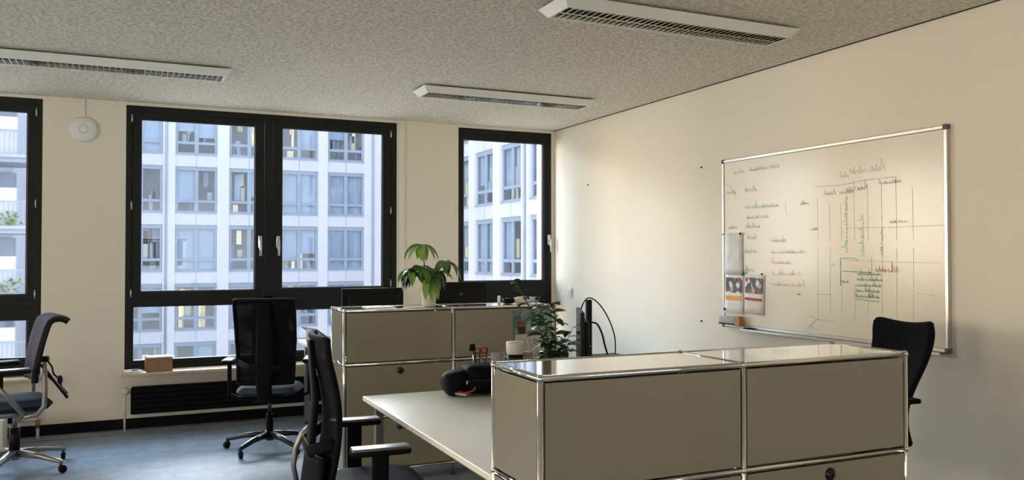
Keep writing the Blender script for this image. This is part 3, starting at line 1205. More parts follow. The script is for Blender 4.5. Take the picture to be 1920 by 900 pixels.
# right chair: upholstered high back, against the whiteboard wall
def visitor_chair(label, x, y, rz):
    t = thing('office_chair', label, 'office chair', (x, y, 0), rz)
    star_base(t, M_darkmetal, .30, .4)
    b = MB()
    b.tube([(0, 0, .13), (0, 0, .42)], .022, M_chairblack, n=16)
    b.build('gas_column', t)
    seat_mesh(.48, .46, .46, .08, M_fabric, 'seat', t, -.20)
    z0, z1 = .53, 1.17

    def bp(u, v):
        a = u * 2 - 1
        hw = .165 + .045 * v ** 1.5 + .02 * (1 - v) ** 2
        corner = 1 - .10 * max(0, v - .9) * 10 * (abs(a) ** 6)
        z = z0 + (z1 - z0) * v - (.03 * (1 - abs(a) ** 2)) * (v ** 6) + .0 - .02 * (abs(a) ** 8) * v ** 8
        yy = -.25 - .03 * v - .10 * v * v + .04 * sin(2 * pi * v) + .03 * a * a
        return (a * hw * corner, yy, z), (0, 1, -.15)
    b = MB()
    b.grid(bp, 16, 24, .045, M_fabric)
    o = b.build('backrest', t)
    o.modifiers.new('round', 'BEVEL').width = .012
    b = MB()
    b.flat([(0, -.08, .41), (0, -.30, .42), (0, -.34, .50), (0, -.32, .66)], .08, .02, M_chairblack, up=(0, 1, .01))
    b.build('back_support', t)
    for s_ in (-1, 1):
        b = MB()
        b.flat([(s_ * .20, -.05, .42), (s_ * .26, -.05, .46), (s_ * .27, -.07, .77)], .035, .02, M_chairblack, up=(0, 1, .01))
        o = b.build('armrest', t)
        b = MB()
        b.box((s_ * .27 - .035, -.17, .77), (s_ * .27 + .035, .08, .795), M_chairblack, ch=.01)
        b.build('arm_pad', o)
    return t


visitor_chair('black high-backed office chair standing before the whiteboard', 3.36, 3.17, rad(85))


# left chair: mauve back with curled top, grey cast frame
def mauve_chair(label, x, y, rz, star):
    t = thing('office_chair', label, 'office chair', (x, y, 0), rz)
    star_base(t, M_grey, .36, star - rz, w0=.06, w1=.03, hubz=.125)
    b = MB()
    b.tube([(0, 0, .14), (0, 0, .30)], .034, M_black, n=18)
    b.tube([(0, 0, .30), (0, 0, .42)], .015, M_grey, n=16)
    b.build('gas_column', t)
    b = MB()
    b.box((-.11, -.14, .385), (.11, .14, .425), M_grey, ch=.012)
    b.build('tilt_mechanism', t)
    seat_mesh(.50, .50, .47, .085, M_seatnavy, 'seat', t, -.22)
    z0, z1 = .66, 1.09

    def bp(u, v):
        a = u * 2 - 1
        hw = .225 - .03 * (1 - v) ** 2 * 2
        z = z0 + (z1 - z0) * min(v, .9) / .9 if v < .9 else z1 - .02 * ((v - .9) / .1) ** 2
        yy = -.24 - .10 * v - .07 * (max(0, v - .8) / .2) ** 1.5 + .02 * a * a
        return (a * hw, yy, z), (0, 1, .3 if v < .85 else 1.0)

    def bq(u, v, d):
        # profile curve with curled top
        prof = [(-.12, .62), (-.125, .70), (-.14, .80), (-.16, .90), (-.185, .99), (-.20, 1.03), (-.225, 1.05), (-.26, 1.055), (-.295, 1.045), (-.315, 1.03)]
        f = v * (len(prof) - 1)
        i = min(int(f), len(prof) - 2)
        k = f - i
        y_ = prof[i][0] * (1 - k) + prof[i + 1][0] * k
        z_ = prof[i][1] * (1 - k) + prof[i + 1][1] * k
        dy, dz = prof[i + 1][0] - prof[i][0], prof[i + 1][1] - prof[i][1]
        l = math.hypot(dy, dz)
        n = Vector((0, dz / l, -dy / l))
        a = u * 2 - 1
        hw = .225 * (.80 + .20 * min(1, v * 3)) * (1 - .06 * max(0, v - .8) * 5)
        return Vector((a * hw, y_ + .025 * a * a, z_)) + n * d, n
    b = MB()
    b.grid(lambda u, v: bq(u, v, .012), 12, 36, .02, M_mauve)
    b.build('backrest_cover', t)
    b = MB()
    b.grid(lambda u, v: bq(u, v, -.008), 12, 36, .018, M_black)
    b.build('backrest_shell', t)
    for s_ in (-1, 1):
        ax = s_ * .27
        b = MB()
        # V shaped cast side frame: from the seat pivot up to the arm and up to the back
        b.flat([(s_ * .10, 0, .40), (s_ * .22, .0, .40), (ax, -.02, .43), (ax, .08, .56), (ax, .15, .66)], [.05, .05, .05, .045, .035], [.03, .03, .03, .03, .025], M_grey, up=(0.01, 1, 0.3))
        b.flat([(ax, -.02, .41), (ax, -.10, .42), (ax, -.14, .47), (ax, -.145, .56), (ax * .95, -.145, .68), (ax * .85, -.15, .76)], [.03, .03, .03, .03, .03, .025], [.04, .04, .04, .035, .03, .025], M_grey, up=(1, 0, 0))
        b.build('side_frame', t)
        b = MB()
        b.box((ax - .018, .10, .60), (ax + .018, .17, .70), M_black, ch=.01)
        o = b.build('armrest', t)
        b = MB()
        b.box((ax - .045, -.06, .705), (ax + .045, .25, .735), M_black, ch=.012)
        b.box((ax - .043, -.057, .722), (ax + .043, .247, .739), M_armtop, ch=.008)
        b.build('arm_pad', o)
    return t


mc = mauve_chair('office chair with a mauve curled backrest and grey metal frame at the left edge', -.755, 6.68, rad(103), rad(-34))

# support plate and cables hanging behind the mauve backrest
inv = (Matrix.Translation((-.74, 6.68, 0)) @ Matrix.Rotation(rad(106), 4, 'Z')).inverted() @ Matrix.Translation((-.585, 6.70, 0))
b = MB()
b.flat([(.0, .0, .72), (.09, -.03, .60), (.17, -.05, .49)], [.10, .10, .09], [.012, .012, .012], M_black, up=(1, .3, .7), mx=inv)
b.flat([(.008, .0, .725), (.098, -.03, .605), (.180, -.05, .495)], [.09, .09, .08], [.006, .006, .006], M_alu, up=(1, .3, .7), mx=inv)
pl = b.build('support_plate', mc)
b = MB()
b.box((.0, -.04, .745), (.05, .02, .785), M_black, ch=.008, mx=inv)
b.build('support_clip', pl)
b = MB()
b.tube([(.03, -.01, .77), (.07, -.02, .71), (.08, -.02, .66), (.12, -.03, .62), (.13, -.03, .57), (.17, -.04, .52)], .006, M_black, mx=inv)
b.tube([(.02, -.04, .74), (.04, -.06, .66), (.10, -.06, .60), (.14, -.05, .54), (.175, -.05, .50)], .005, M_black, mx=inv)
b.ball((.125, -.05, .62), .022, M_black, sc=(.8, .8, 1.5), mx=inv)
b.build('support_cable', pl)

# bin at the far left
b = MB()
b.box((-1.20, 7.18, 0), (-.885, 7.42, .27), M_cream, ch=.01)
tag(b.build('storage_bin'), 'cream box on the floor at the left edge under the window', 'box')

# ------------------------------------------------------------------ things on the sill
t = thing('cardboard_box', 'small open brown cardboard box on the long window sill', 'box', (.19, D - .12, .504), rad(4))
b = MB()
bx, by, bz, w_ = .105, .07, .115, .004
b.box((-bx, -by, 0), (bx, by, w_), M_card)
b.box((-bx, -by, 0), (bx, -by + w_, bz), M_card)
b.box((-bx, by - w_, 0), (bx, by, bz), M_card)
b.box((-bx, -by, 0), (-bx + w_, by, bz), M_card)
b.box((bx - w_, -by, 0), (bx, by, bz), M_card)
b.build('box_body', t)
b = MB()
fl = mat('box_flap_light', (.62, .52, .40), .7, noise=(9, .1))
b.box((-bx, by - .004, bz), (bx, by + .03, bz + .003), fl, mx=Matrix.Rotation(rad(3), 4, 'X'))
b.box((bx - .03, -by, bz), (bx + .02, by, bz + .003), fl)
b.box((-bx + .01, -by + .01, bz - .02), (bx - .01, by - .01, bz + .008), M_paper, ch=.004)
b.build('box_flap', t)
b = MB()
for k in range(4):
    b.box((-.085, D - .19, .5045 + k * .003), (.065 - .01 * k, D - .04, .507 + k * .003), M_paper, mx=Matrix.Translation((0, 0, 0)))
tag(b.build('paper_stack'), 'thin stack of loose white papers on the left end of the window sill', 'papers')
b = MB()
b.tube([(-.02, D - .16, .521), (.03, D - .14, .521)], .0045, M_black, n=8)
tag(b.build('pen'), 'small black pen lying on the papers beside the cardboard box', 'pen')


# ------------------------------------------------------------------ plants
def leaf(b, base, dirv, L, Wd, droop, m, twist=0.0):
    d = Vector(dirv).normalized()
    side = d.cross(Vector((0, 0, 1)))
    if side.length < 1e-3:
        side = Vector((1, 0, 0))
    side.normalize()
    side = Quaternion(d, twist) @ side
    p = Vector(base)
    n = 7
    vs = []
    cur = p.copy()
    dd = d.copy()
    for i in range(n + 1):
        t_ = i / n
        wd = Wd * (sin(pi * min(1, t_ ** .8)) ** .8) / 2 + .0006
        up = side.cross(dd).normalized()
        vs += [cur - side * wd + up * wd * .25, cur.copy(), cur + side * wd + up * wd * .25]
        dd = (dd + Vector((0, 0, -droop / n))).normalized()
        cur = cur + dd * L / n
    fs = []
    for i in range(n):
        a = i * 3
        fs += [(a, a + 1, a + 4, a + 3), (a + 1, a + 2, a + 5, a + 4)]
    b.add(vs, fs, m, True)


t = thing('potted_plant', 'leafy green plant in a cream pot on top of the far cabinet', 'plant', (1.868, 5.50, 1.141))
b = MB()
b.lathe([(0, 0), (.043, 0), (.046, .004), (.058, .122), (.061, .128), (.058, .130), (.054, .122), (.050, .110), (0, .110)], M_cream, n=28)
b.build('pot', t)
b = MB()
b.lathe([(.051, .108), (.03, .114), (0, .116)], M_soil, n=20)
b.build('soil', t)
RP = random.Random(11)
bs_, bf, bl = MB(), MB(), MB()
stems = [((0, 0, .11), (-.03, 0, .27), (-.055, -.01, .43)), ((.01, .01, .11), (-.02, .02, .22), (-.06, .0, .28)), ((0, .01, .11), (.04, .0, .21), (.12, -.02, .315)),
         ((0, 0, .11), (.0, .02, .20), (.01, .0, .26)), ((-.01, 0, .11), (-.06, .03, .20), (-.13, .01, .25)), ((0, 0, .11), (.03, -.03, .20), (.05, -.04, .24))]
for k, st in enumerate(stems):
    bs_.tube(st, [.006, .004, .003], M_stem, n=6)
    tip = Vector(st[-1])
    n = 7
    for j in range(n):
        a = 2 * pi * j / n + RP.uniform(-.2, .2)
        elev = RP.uniform(-.1, .35)
        L = RP.uniform(.12, .17) * (1.1 if k in (0, 2) else .95)
        m = M_leafl if (k == 0 or RP.random() < .22) else M_leaf
        leaf(bf, tip, (cos(a), sin(a), elev), L, L * .34, RP.uniform(1.4, 2.6), m, RP.uniform(-.3, .3))
for k in range(30):
    a = RP.uniform(0, 2 * pi)
    r = RP.uniform(.02, .09)
    leaf(bf, (-.035 + r * cos(a), r * sin(a), RP.uniform(.20, .27)), (cos(a), sin(a), RP.uniform(-.3, .4)), RP.uniform(.10, .15), .048, 2.2, M_leafd if k % 3 else M_leaf, RP.uniform(-.5, .5))
for k in range(3):
    leaf(bf, (-.03 + .015 * k, -.05, .20), (-.3 + .3 * k, -.6, -.6), .17, .05, 1.5, M_leafl, .2)
bs_.build('stems', t)
bf.build('foliage', t)

t = thing('potted_plant', 'tall dark small-leaved plant on the desk behind the foreground cabinet', 'plant', (2.13, 4.13, .74))
b = MB()
b.lathe([(0, 0), (.06, 0), (.064, .004), (.08, .14), (.083, .145), (.078, .147), (.070, .12), (0, .12)], mat('pot_dark', (.05, .05, .045), .4, noise=(9, .1)), n=28)
b.build('pot', t)
b = MB()
b.lathe([(.072, .118), (.03, .124), (0, .126)], M_soil, n=20)
b.build('soil', t)
bs_, bf = MB(), MB()


def branch(p0, p1, p2, nl, L, mats, wr=.42, r0=.005):
    pts = []
    p0, p1, p2 = Vector(p0), Vector(p1), Vector(p2)
    for i in range(13):
        s_ = i / 12
        pts.append(p0 * (1 - s_) ** 2 + p1 * 2 * s_ * (1 - s_) + p2 * s_ * s_)
    bs_.tube(pts, [r0 * (1 - .6 * i / 12) for i in range(13)], M_stem, n=6)
    for k in range(nl):
        s_ = .25 + .75 * k / (nl - 1)
        q = p0 * (1 - s_) ** 2 + p1 * 2 * s_ * (1 - s_) + p2 * s_ * s_
        a = k * 2.4 + RP.uniform(-.4, .4)
        leaf(bf, q, (cos(a), sin(a), RP.uniform(-.1, .5)), L * RP.uniform(.8, 1.15), L * wr, RP.uniform(.2, .9), mats[k % len(mats)], RP.uniform(-.6, .6))


branch((-.01, 0, .12), (-.05, .0, .36), (-.22, .04, .62), 22, .085, (M_leafd, M_leafd, M_leaf), r0=.006)
branch((-.02, .01, .12), (-.01, .0, .38), (-.10, .02, .52), 9, .085, (M_leafd, M_leafd))
branch((0, -.02, .12), (.04, .02, .32), (.03, .03, .44), 14, .09, (M_leafd, M_leaf))
branch((-.08, .02, .42), (-.02, .02, .50), (.04, .02, .48), 5, .09, (M_leafd,))
for k in range(9):
    a = k * .7
    branch((.02 * cos(a), .02 * sin(a), .12), (.05 * cos(a), .06 * sin(a), .22), (.08 * cos(a) + .04, .10 * sin(a), RP.uniform(.20, .36)), 8, .075, (M_leafd, M_leafd, M_leaf), .55, .003)
bs_.build('stems', t)
bf.build('foliage', t)


# ------------------------------------------------------------------ monitors
def monitor(label, loc, rz, w_, h_, zc, logo=False, thin=.018):
    """screen faces local +Y; origin on the desk"""
    t = thing('computer_monitor', label, 'monitor', loc, rz)
    b = MB()
    b.box((-w_ / 2, -.006, zc - h_ / 2), (w_ / 2, .014, zc + h_ / 2), M_black, ch=.004)
    b.box((-w_ / 2 + .04, -.032, zc - h_ / 2 + .03), (w_ / 2 - .04, -.004, zc + h_ / 2 - .05), M_black, ch=.012)
    b.build('housing', t)
    b = MB()
    b.box((-w_ / 2 + .008, .0138, zc - h_ / 2 + .016), (w_ / 2 - .008, .0152, zc + h_ / 2 - .008), mat('screen_off', (.012, .012, .015), .12))
    b.build('screen', t)
    b = MB()
    b.box((-.03, -.05, .012), (.03, -.03, zc), M_black, ch=.006)
    b.box((-.12, -.13, 0), (.12, .09, .012), M_black, ch=.004)
    b.build('stand', t)
    if logo:
        lm = mat('logo_grey', (.10, .10, .10), .35, noise=(9, .05))
        b = MB()
        mx = Matrix.Translation((.025, -.034, zc + .07)) @ Matrix.Rotation(rad(90), 4, 'X')
        b.lathe([(.010, 0), (.010, .002), (.013, .002), (.013, 0)], lm, n=24, mx=mx)
        b.box((.0185, -.036, zc + .063), (.020, -.034, zc + .075), lm)
        b.build('logo_ring', t)
        text_mesh('logo_letters', 'LG', .03, lm, t, (-.002 - .04 + .05, -.0325, zc + .06), (rad(90), 0, 0), .0006)
    return t


monitor('black monitor back at the left end behind the far cabinet', (1.69, 6.32, .72), rad(4), .50, .31, .365)
monitor('black monitor back with a round logo behind the far cabinet, right of the plant', (2.36, 6.25, .72), rad(2), .52, .33, .395, logo=True)
t = monitor('slim monitor turned edge-on on the desk behind the foreground cabinet', (2.03, 3.62, .74), rad(64), .40, .36, .305)
for ch in t.children:
    pass
# upright dark panel beside it with looping cables
t = thing('docking_stand', 'black upright post on a flat base beside the edge-on monitor', 'stand', (2.30, 3.84, .74))
b = MB()
b.box((-.11, -.09, .0), (.10, .09, .012), M_black, ch=.004)
b.box((-.06, -.05, .012), (.09, .05, .225), M_black, ch=.008)
b.build('base', t)
b = MB()
b.box((-.115, -.012, .01), (-.085, .012, .52), M_black, ch=.004)
b.build('post', t)
b = MB()
def loop(pts, r=.0035):
    o = []
    n = len(pts)
    P = [Vector(p) for p in pts]
    for i in range(n - 1):
        a = P[max(i - 1, 0)]
        p = P[i]
        q = P[i + 1]
        c = P[min(i + 2, n - 1)]
        for k in range(6):
            u = k / 6
            o.append(.5 * ((2 * p) + (q - a) * u + (2 * a - 5 * p + 4 * q - c) * u * u + (3 * p - a - 3 * q + c) * u ** 3))
    o.append(P[-1])
    return o
b.tube(loop([(-.16, -.02, .43), (-.14, 0, .49), (-.10, 0, .53), (-.04, .0, .50), (.02, .0, .42), (.06, 0, .32), (.065, 0, .22), (.06, .0, .05)]), .0035, M_black, n=6)
b.tube(loop([(-.09, 0, .40), (-.05, 0, .39), (-.02, .0, .34), (.0, 0, .27), (.02, .0, .21)]), .005, M_black, n=6)
b.build('cable', t)

# ------------------------------------------------------------------ small things on the near desk
# black bag
t = thing('tool_bag', 'black soft bag with red and silver trim on the near desk', 'bag', (1.675, 4.19, .744), rad(-12))
def blob(sx, sy, sz, m, c, sq=.55, n=20, mx=None, b=None, wob=.03, seed=0):
    rr = random.Random(seed)
    vs, fs = [], []
    h = n // 2
    def sg(x, p):
        return math.copysign(abs(x) ** p, x)
    ph = [rr.uniform(0, 6) for _ in range(4)]
    for i in range(h + 1):
        a = pi * i / h - pi / 2
        for k in range(n):
            t_ = 2 * pi * k / n
            w_ = 1 + wob * sin(3 * t_ + ph[0]) * cos(2 * a + ph[1]) + wob * .6 * sin(5 * t_ + ph[2] + 3 * a)
            vs.append((c[0] + sx * w_ * sg(cos(a), sq) * sg(cos(t_), sq) if abs(cos(a)) > 1e-6 else c[0], c[1] + (sy * w_ * sg(cos(a), sq) * sg(sin(t_), sq) if abs(cos(a)) > 1e-6 else 0), c[2] + sz * sg(sin(a), sq)))
    for i in range(h):
        for k in range(n):
            k2 = (k + 1) % n
            fs.append((i * n + k, i * n + k2, (i + 1) * n + k2, (i + 1) * n + k))
    b.add(vs, fs, m, True, mx)


M_bag = mat('bag_nylon', (.003, .003, .005), .7, bump=(60, .6, .01), spec=.15)
b = MB()
blob(.096, .09, .078, M_bag, (.040, 0, .084), .38, b=b, seed=1)
b.build('bag_body', t)
b = MB()
blob(.075, .08, .066, M_bag, (-.075, -.01, .086), .6, b=b, seed=2, wob=.07, mx=Matrix.Rotation(rad(-12), 4, 'Y'))
b.build('bag_flap', t)
b = MB()
b.tube(loop([(-.13, -.05, .05), (-.10, -.075, .03), (-.06, -.09, .022), (-.02, -.095, .03), (.0, -.09, .05)]), .006, M_red, n=8)
b.build('red_piping', t)['label'] = 'red piping'
b = MB()
b.tube(loop([(-.14, -.05, .035), (-.10, -.08, .018), (-.05, -.095, .010)]), .008, M_alu, n=8)
b.ball((-.128, -.045, .092), .016, M_alu, sc=(1.1, .8, .9))
b.ball((-.045, -.085, .075), .011, M_alu, sc=(.8, .8, 1.2))
b.build('buckle', t)['label'] = 'silver buckles'
b = MB()
b.tube(loop([(-.02, -.07, .09), (.03, -.08, .145), (.08, -.06, .152), (.14, -.05, .12)]), .0035, M_darkmetal, n=6)
b.tube([(-.04, -.09, .085), (.05, -.094, .083), (.15, -.08, .085)], .0025, M_darkmetal, n=6)
b.build('seam', t)

# pencil glass
t = thing('pencil_glass', 'clear glass jar behind the black bag holding pens and scissors', 'jar', (1.79, 4.36, .741))
b = MB()
b.lathe([(0, 0), (.040, 0), (.042, .003), (.045, .19), (.043, .19), (.039, .008), (0, .008)], M_clear, n=28)
b.build('jar', t)
b = MB()
b.lathe([(0, .0), (.046, 0), (.046, .03), (.0402, .03)], M_darkmetal, n=24)
b.build('jar_base', t)
pens = [(-.02, .0, -.035, .0, .23, M_black, 'black pen leaning left in the glass jar'), (.015, .01, .01, .015, .225, M_red, 'red pen upright in the glass jar'),
        (.02, -.01, .036, -.01, .22, M_black, 'black pen leaning right in the glass jar'), (-.01, -.015, -.012, -.02, .215, mat('pen_brown', (.10, .03, .02), .4, noise=(9, .1)), 'brown pencil at the front of the glass jar')]
for (xa, ya, xb, yb, z, m, l) in pens:
    b = MB()
    b.tube([(1.79 + xa, 4.36 + ya, .752), (1.79 + xb, 4.36 + yb, .741 + z)], .004, m, n=8)
    b.tube([(1.79 + xb, 4.36 + yb, .741 + z), (1.79 + xb * 1.05, 4.36 + yb * 1.05, .741 + z + .01)], [.004, .002], m, n=8)
    tag(b.build('pen'), l, 'pen')
t = thing('scissors', 'scissors with red handles standing in the glass jar', 'scissors', (1.795, 4.36, .741))
b = MB()
b.flat([(0, 0, .02), (.002, 0, .18)], .012, .003, M_alu, up=(0, 1, 0))
b.build('blades', t)
b = MB()
for s_ in (-1, 1):
    cs = [(s_ * .021 + .019 * cos(q * pi / 8), 0, .214 + .014 * sin(q * pi / 8)) for q in range(17)]
    b.tube(cs, .005, M_red, n=8)
b.build('handle', t)['label'] = 'red handles'
t = thing('clip_tool', 'small black clip-headed tool leaning out of the glass jar to the left', 'tool', (1.75, 4.355, .741))
b = MB()
b.tube([(.015, 0, .03), (-.005, 0, .22)], .003, M_darkmetal, n=8)
b.box((-.03, -.008, .215), (.005, .008, .255), M_black, mx=Matrix.Rotation(rad(0), 4, 'Y'), ch=.005)
b.build('clip_head', t)

t = thing('tumbler', 'plain grey tumbler between the pencil jar and the dark canister', 'cup', (1.885, 4.33, .741))
b = MB()
b.lathe([(0, 0), (.034, 0), (.036, .004), (.041, .205), (.039, .207), (.033, .008), (0, .008)], mat('tumbler_grey', (.36, .36, .33), .35, noise=(5, .05)), n=28)
b.build('cup_body', t)
t = thing('canister', 'dark canister with a cream lid on the near desk', 'canister', (1.878, 4.08, .741))
b = MB()
b.lathe([(0, 0), (.043, 0), (.045, .003), (.045, .241), (0, .241)], M_black, n=32)
b.build('canister_body', t)
b = MB()
b.lathe([(.045, .222), (.049, .240), (.049, .282), (.045, .288), (0, .290)], M_cream, n=32)
b.build('lid', t)['label'] = 'cream lid'
b = MB()
b.lathe([(.0453, .16), (.0456, .161), (.0456, .20), (.0453, .201)], mat('canister_label', (.05, .05, .055), .5, noise=(60, .6)), n=32)
b.build('label_band', t)
t = thing('paperboard_box', 'pale patterned box on the desk beside the cream-lidded canister', 'box', (1.985, 4.20, .741), rad(0))
b = MB()
b.box((-.060, -.03, 0), (.045, .03, .215), mat('patterned_green', (.22, .26, .18), .6, col2=(.62, .62, .50), noise=(55, .5)), ch=.003)
b.build('box_body', t)

# calendar hung on the far cabinet
t = thing('wall_calendar', 'photo calendar hanging on the front of the far cabinet', 'calendar', (2.585, 5.324, 0))
M_calpaper = mat('calendar_paper', (.52, .49, .46), .6, noise=(6, .03))
b = MB()
b.box((-.140, -.0155, .73), (.140, -.013, 1.105), M_calpaper)
b.build('calendar_sheet', t)
b = MB()
b.box((-.150, -.018, .935), (.150, -.0156, 1.105), mat('calendar_photo', (.05, .13, .10), .35, col2=(.30, .42, .42), noise=(16, .5)))
b.box((-.150, -.0185, .935), (.150, -.018, .955), mat('photo_ground', (.20, .17, .12), .5, noise=(20, .2)))
b.box((-.02, -.0185, .99), (.12, -.018, 1.01), mat('photo_dark', (.012, .02, .012), .5, noise=(20, .2)))
b.box((-.02, -.0185, 1.03), (.11, -.018, 1.04), MATS['photo_dark'])
# basket with tall blades in the picture
bk = mat('photo_basket', (.10, .06, .03), .5, noise=(40, .4), col2=(.30, .12, .06))
b.add([(-.115, -.0187, .94), (-.065, -.0187, .94), (-.055, -.0187, .99), (-.125, -.0187, .99)], [(0, 1, 2, 3)], MATS['photo_dark'])
b.add([(-.125, -.0187, .99), (-.055, -.0187, .99), (-.06, -.0187, 1.03), (-.12, -.0187, 1.03)], [(0, 1, 2, 3)], bk)
for k in range(5):
    x = -.12 + k * .014
    b.add([(x, -.0187, 1.03), (x + .01, -.0187, 1.03), (x + .005, -.0187, 1.055)], [(0, 1, 2)], bk)
b.build('calendar_photo', t)
M_date = mat('date_ink', (.12, .11, .11), .6, noise=(30, .1))
body = ''
for rr in range(6):
    body += '   '.join('%2d' % (rr * 6 + c + 1) if rr * 6 + c < 31 else '  ' for c in range(6)) + '\n'
text_mesh('date_numbers', body, .024, M_date, t, (-.115, -.0157, .895), (rad(90), 0, 0), .0003)
b = MB()
b.tube([(0, -.004, 1.10), (0, -.016, 1.118), (0, -.0165, 1.103)], .0025, M_darkmetal, n=6)
b.build('hook', t)

# things on top of the far cabinet
ZC = 1.141
b = MB()
blob(.045, .035, .022, M_black, (2.49, 5.53, ZC + .022), .6, b=b, seed=4)
b.tube([(2.46, 5.53, ZC + .035), (2.45, 5.54, ZC + .055)], .006, M_black, n=8)
b.tube([(2.50, 5.53, ZC + .035), (2.515, 5.53, ZC + .058)], .006, M_black, n=8)
tag(b.build('desk_gadget'), 'small black lumpy gadget on the right end of the far cabinet top', 'gadget')
b = MB()
b.lathe([(0, 0), (.012, 0), (.012, .055), (.009, .062), (0, .063)], M_white, n=16, c=(2.405, 5.50, ZC))
tag(b.build('bottle'), 'tiny white bottle on the far cabinet top', 'bottle')
b = MB()
blob(.085, .05, .026, mat('cloth_cream', (.72, .68, .55), .8, bump=(40, .6, .01)), (2.62, 5.52, ZC + .026), .7, b=b, seed=5, wob=.05)
tag(b.build('folded_cloth'), 'cream folded cloth on the right end of the far cabinet top', 'cloth')
b = MB()
b.box((1.42, 5.45, ZC), (1.62, 5.60, ZC + .004), M_paper)
tag(b.build('paper_sheet'), 'white paper sheet lying on the left end of the far cabinet top', 'paper sheet')

# laptop and papers on the window desk
t = thing('document_holder', 'brown tilted document holder on the white window desk beside the chair', 'document holder', (1.47, 7.30, .741), rad(15))
b = MB()
mx = Matrix.Translation((0, 0, .001)) @ Matrix.Rotation(rad(-35), 4, 'Y')
b.box((-.0, -.14, 0), (.20, .14, .008), mat('board_brown', (.08, .055, .035), .5, noise=(9, .1)), mx=Matrix.Translation((-.1, 0, .12)) @ Matrix.Rotation(rad(35), 4, 'Y'), ch=.002)
b.build('board', t)
b = MB()
b.box((-.095, -.06, 0), (-.085, .06, .12), M_darkmetal)
b.box((.05, -.12, 0), (.09, .12, .008), M_darkmetal)
b.build('holder_stand', t)

# ------------------------------------------------------------------ courtyard buildings
b = MB()
b.box((-60, 8.6, -9.5), (60, 75, -9.2), M_ground)
o = struct(b.build('courtyard_ground'))

RF = random.Random(5)
WZ = [9.80 - 3.045 * k for k in range(7)]      # window sill heights
WH = 2.40


def facade_window(parent, u0, wd, z0, place, blinded, lit, pb=.35):
    """place(u, depth, z) -> world; depth positive into the building"""
    def q(b, ua, ub, da, db, za, zb, m):
        p, r = place(ua, da, za), place(ub, db, zb)
        b.box(p, r, m)
    b = MB()
    u1, z1 = u0 + wd, z0 + WH
    um = (u0 + u1) / 2
    q(b, u0, u1, .10, .22, z1 - .20, z1, M_fframe)
    q(b, u0, u1, .14, .22, z0, z0 + .09, M_fframe)
    q(b, u0, u0 + .13, .12, .22, z0, z1, M_fframe)
    q(b, u1 - .13, u1, .12, .22, z0, z1, M_fframe)
    q(b, um - .10, um + .10, .12, .22, z0, z1, M_fframe)
    q(b, u0, u1, .13, .22, z0 + .52, z0 + .66, M_fframe)
    q(b, u0 - .02, u1 + .02, .02, .14, z0 - .04, z0 + .02, M_fframe)
    f = b.build('window', parent)
    b = MB()
    q(b, u0 + .1, u1 - .1, .17, .175, z0 + .06, z1 - .18, M_fglass)
    b.build('pane', f)
    for (ua, ub) in ((u0 + .13, um - .1), (um + .1, u1 - .13)):
        r = RF.random()
        if blinded or r < pb:
            zb = z0 + .06 if blinded else z0 + RF.choice((.5, .9, 1.2))
            b = MB()
            q(b, ua, ub, .26, .28, zb, z1 - .15, M_blind)
            b.build('blind', f)
        if not blinded:
            b = MB()
            n = RF.choice((2, 3, 4))
            for _ in range(n):
                wv = RF.uniform(.12, .35)
                uu = RF.uniform(ua, ub - wv)
                za = z0 + RF.choice((.08, .7, .7, 1.4))
                zb = min(z1 - .25, za + RF.choice((.4, .8, 1.4, 1.5)))
                q(b, uu, uu + wv, .5, .55, za, zb, RF.choice((M_curtain, M_lit, M_lit, M_blind, M_fframe, M_fframe)) if lit else RF.choice((M_curtain, M_blind, M_fframe)))
            b.build('curtain', f)


def facade(bld, place, starts, wd, u_lo, u_hi, zlo, zhi, blind_last, pipes, lit=True, pb=.35):
    def q(b, ua, ub, da, db, za, zb, m):
        b.box(place(ua, da, za), place(ub, db, zb), m)
    b = MB()
    # piers
    xs = sorted(starts)
    cur = u_lo
    for s_ in xs:
        q(b, cur, s_, 0, .5, zlo, zhi, M_fac)
        cur = s_ + wd
    q(b, cur, u_hi, 0, .5, zlo, zhi, M_fac)
    b.build('pier_wall', bld)
    b = MB()
    for s_ in xs:
        last = zlo
        for z in sorted(WZ):
            q(b, s_, s_ + wd, .06, .5, last, z, M_fac2)
            q(b, s_ + wd / 2 - .012, s_ + wd / 2 + .012, .05, .07, last, z, M_fframe)
            last = z + WH
        q(b, s_, s_ + wd, .06, .5, last, zhi, M_fac2)
    b.build('spandrel_panel', bld)
    b = MB()
    q(b, u_lo, u_hi, 2.0, 2.1, zlo, zhi, M_fin)
    for z in WZ:
        q(b, u_lo, u_hi, .5, 2.0, z - .5, z - .35, M_fin)
    b.build('inner_rooms', bld)
    for i, s_ in enumerate(xs):
        for z in WZ:
            facade_window(bld, s_, wd, z, place, (s_ in blind_last and RF.random() < .85) or RF.random() < .08, lit, pb)
    for u in pipes:
        b = MB()
        p, r = place(u, -.06, zlo), place(u, -.06, zhi)
        b.tube([p, r], .055, M_fframe, n=10)
        b.build('downpipe', bld)


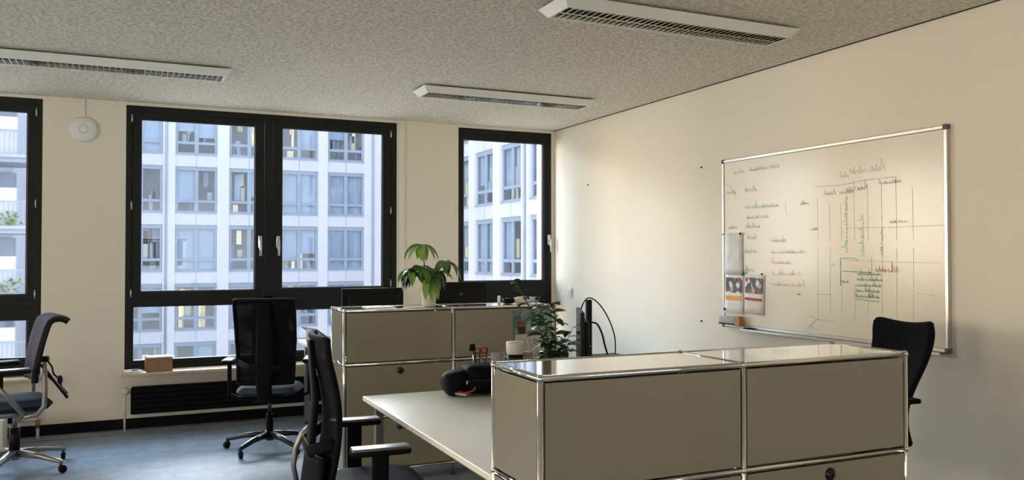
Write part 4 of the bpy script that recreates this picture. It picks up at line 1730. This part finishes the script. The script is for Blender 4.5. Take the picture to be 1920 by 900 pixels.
YA, XB = 46.0, 14.0
bld = thing('office_building', 'white office building across the courtyard with rows of grey-framed windows', 'building', (0, 0, 0))
PA = lambda u, d, z: (u, YA + d, z)
stA = [-3.45, -.80, 1.85, 4.50, 7.13, 9.72]
facade(bld, PA, stA, 2.06, -9, 14.0, -9.2, 13.5, (9.72,), (1.42, 12.25))
bld2 = thing('office_building', 'white office wing running towards the camera outside the corner window', 'building', (0, 0, 0))
PB = lambda u, d, z: (XB + d, u, z)
stB = [17.9, 20.75, 24.0, 27.0, 29.85, 32.72, 35.55, 38.4, 41.25]
facade(bld2, PB, stB, 2.12, 15, 45.94, -9.2, 13.5, (), (29.42,), lit=True, pb=.8)

# balconied building at the far left
bld3 = thing('balcony_building', 'grey balconied building seen through the leftmost window', 'building', (0, 0, 0))
b = MB()
b.box((-14, 39.2, -9.2), (-4.6, 45.9, 7.9), M_fac2)
b.build('wall', bld3)
for k, z in enumerate((8.2, 5.35, 2.60, -.05, -2.8)):
    b = MB()
    b.box((-14, 36.8, z - .28), (-3.75, 39.2, z), M_fframe)
    b.box((-14, 36.7, z - .10), (-3.65, 39.2, z + .02), mat('balcony_edge', (.45, .47, .50), .7, noise=(1, .05)))
    b.build('balcony_slab', bld3)
    b = MB()
    for i in range(28):
        x = -3.8 - i * .16
        b.box((x - .012, 36.85, z), (x + .012, 36.88, z + .95), M_fframe)
    b.box((-8.4, 36.84, z + .93), (-3.78, 36.9, z + .98), M_fframe)
    b.build('balcony_railing', bld3)
    b = MB()
    for x in (-6.6, -5.4):
        b.box((x, 39.12, z + .1), (x + .95, 39.18, z + 2.25), M_fframe)
        b.box((x + .08, 39.08, z + .2), (x + .87, 39.13, z + 2.15), M_fglass)
    b.build('balcony_door', bld3)
    b = MB()
    b.box((-5.0, 37.0, z + .02), (-4.2, 37.4, z + 1.5), M_fac, ch=.03)
    b.build('privacy_screen', bld3)
    if k in (2, 3):
        bb = MB()
        for q_ in range(90):
            leaf(bb, (-4.0 - RF.random() * 1.9, 36.9, z + RF.uniform(.1, .6)), (RF.uniform(-1, 1), -.6, RF.uniform(-.6, .8)), .22, .09, .6, M_leafl)
        bb.build('balcony_foliage', bld3)
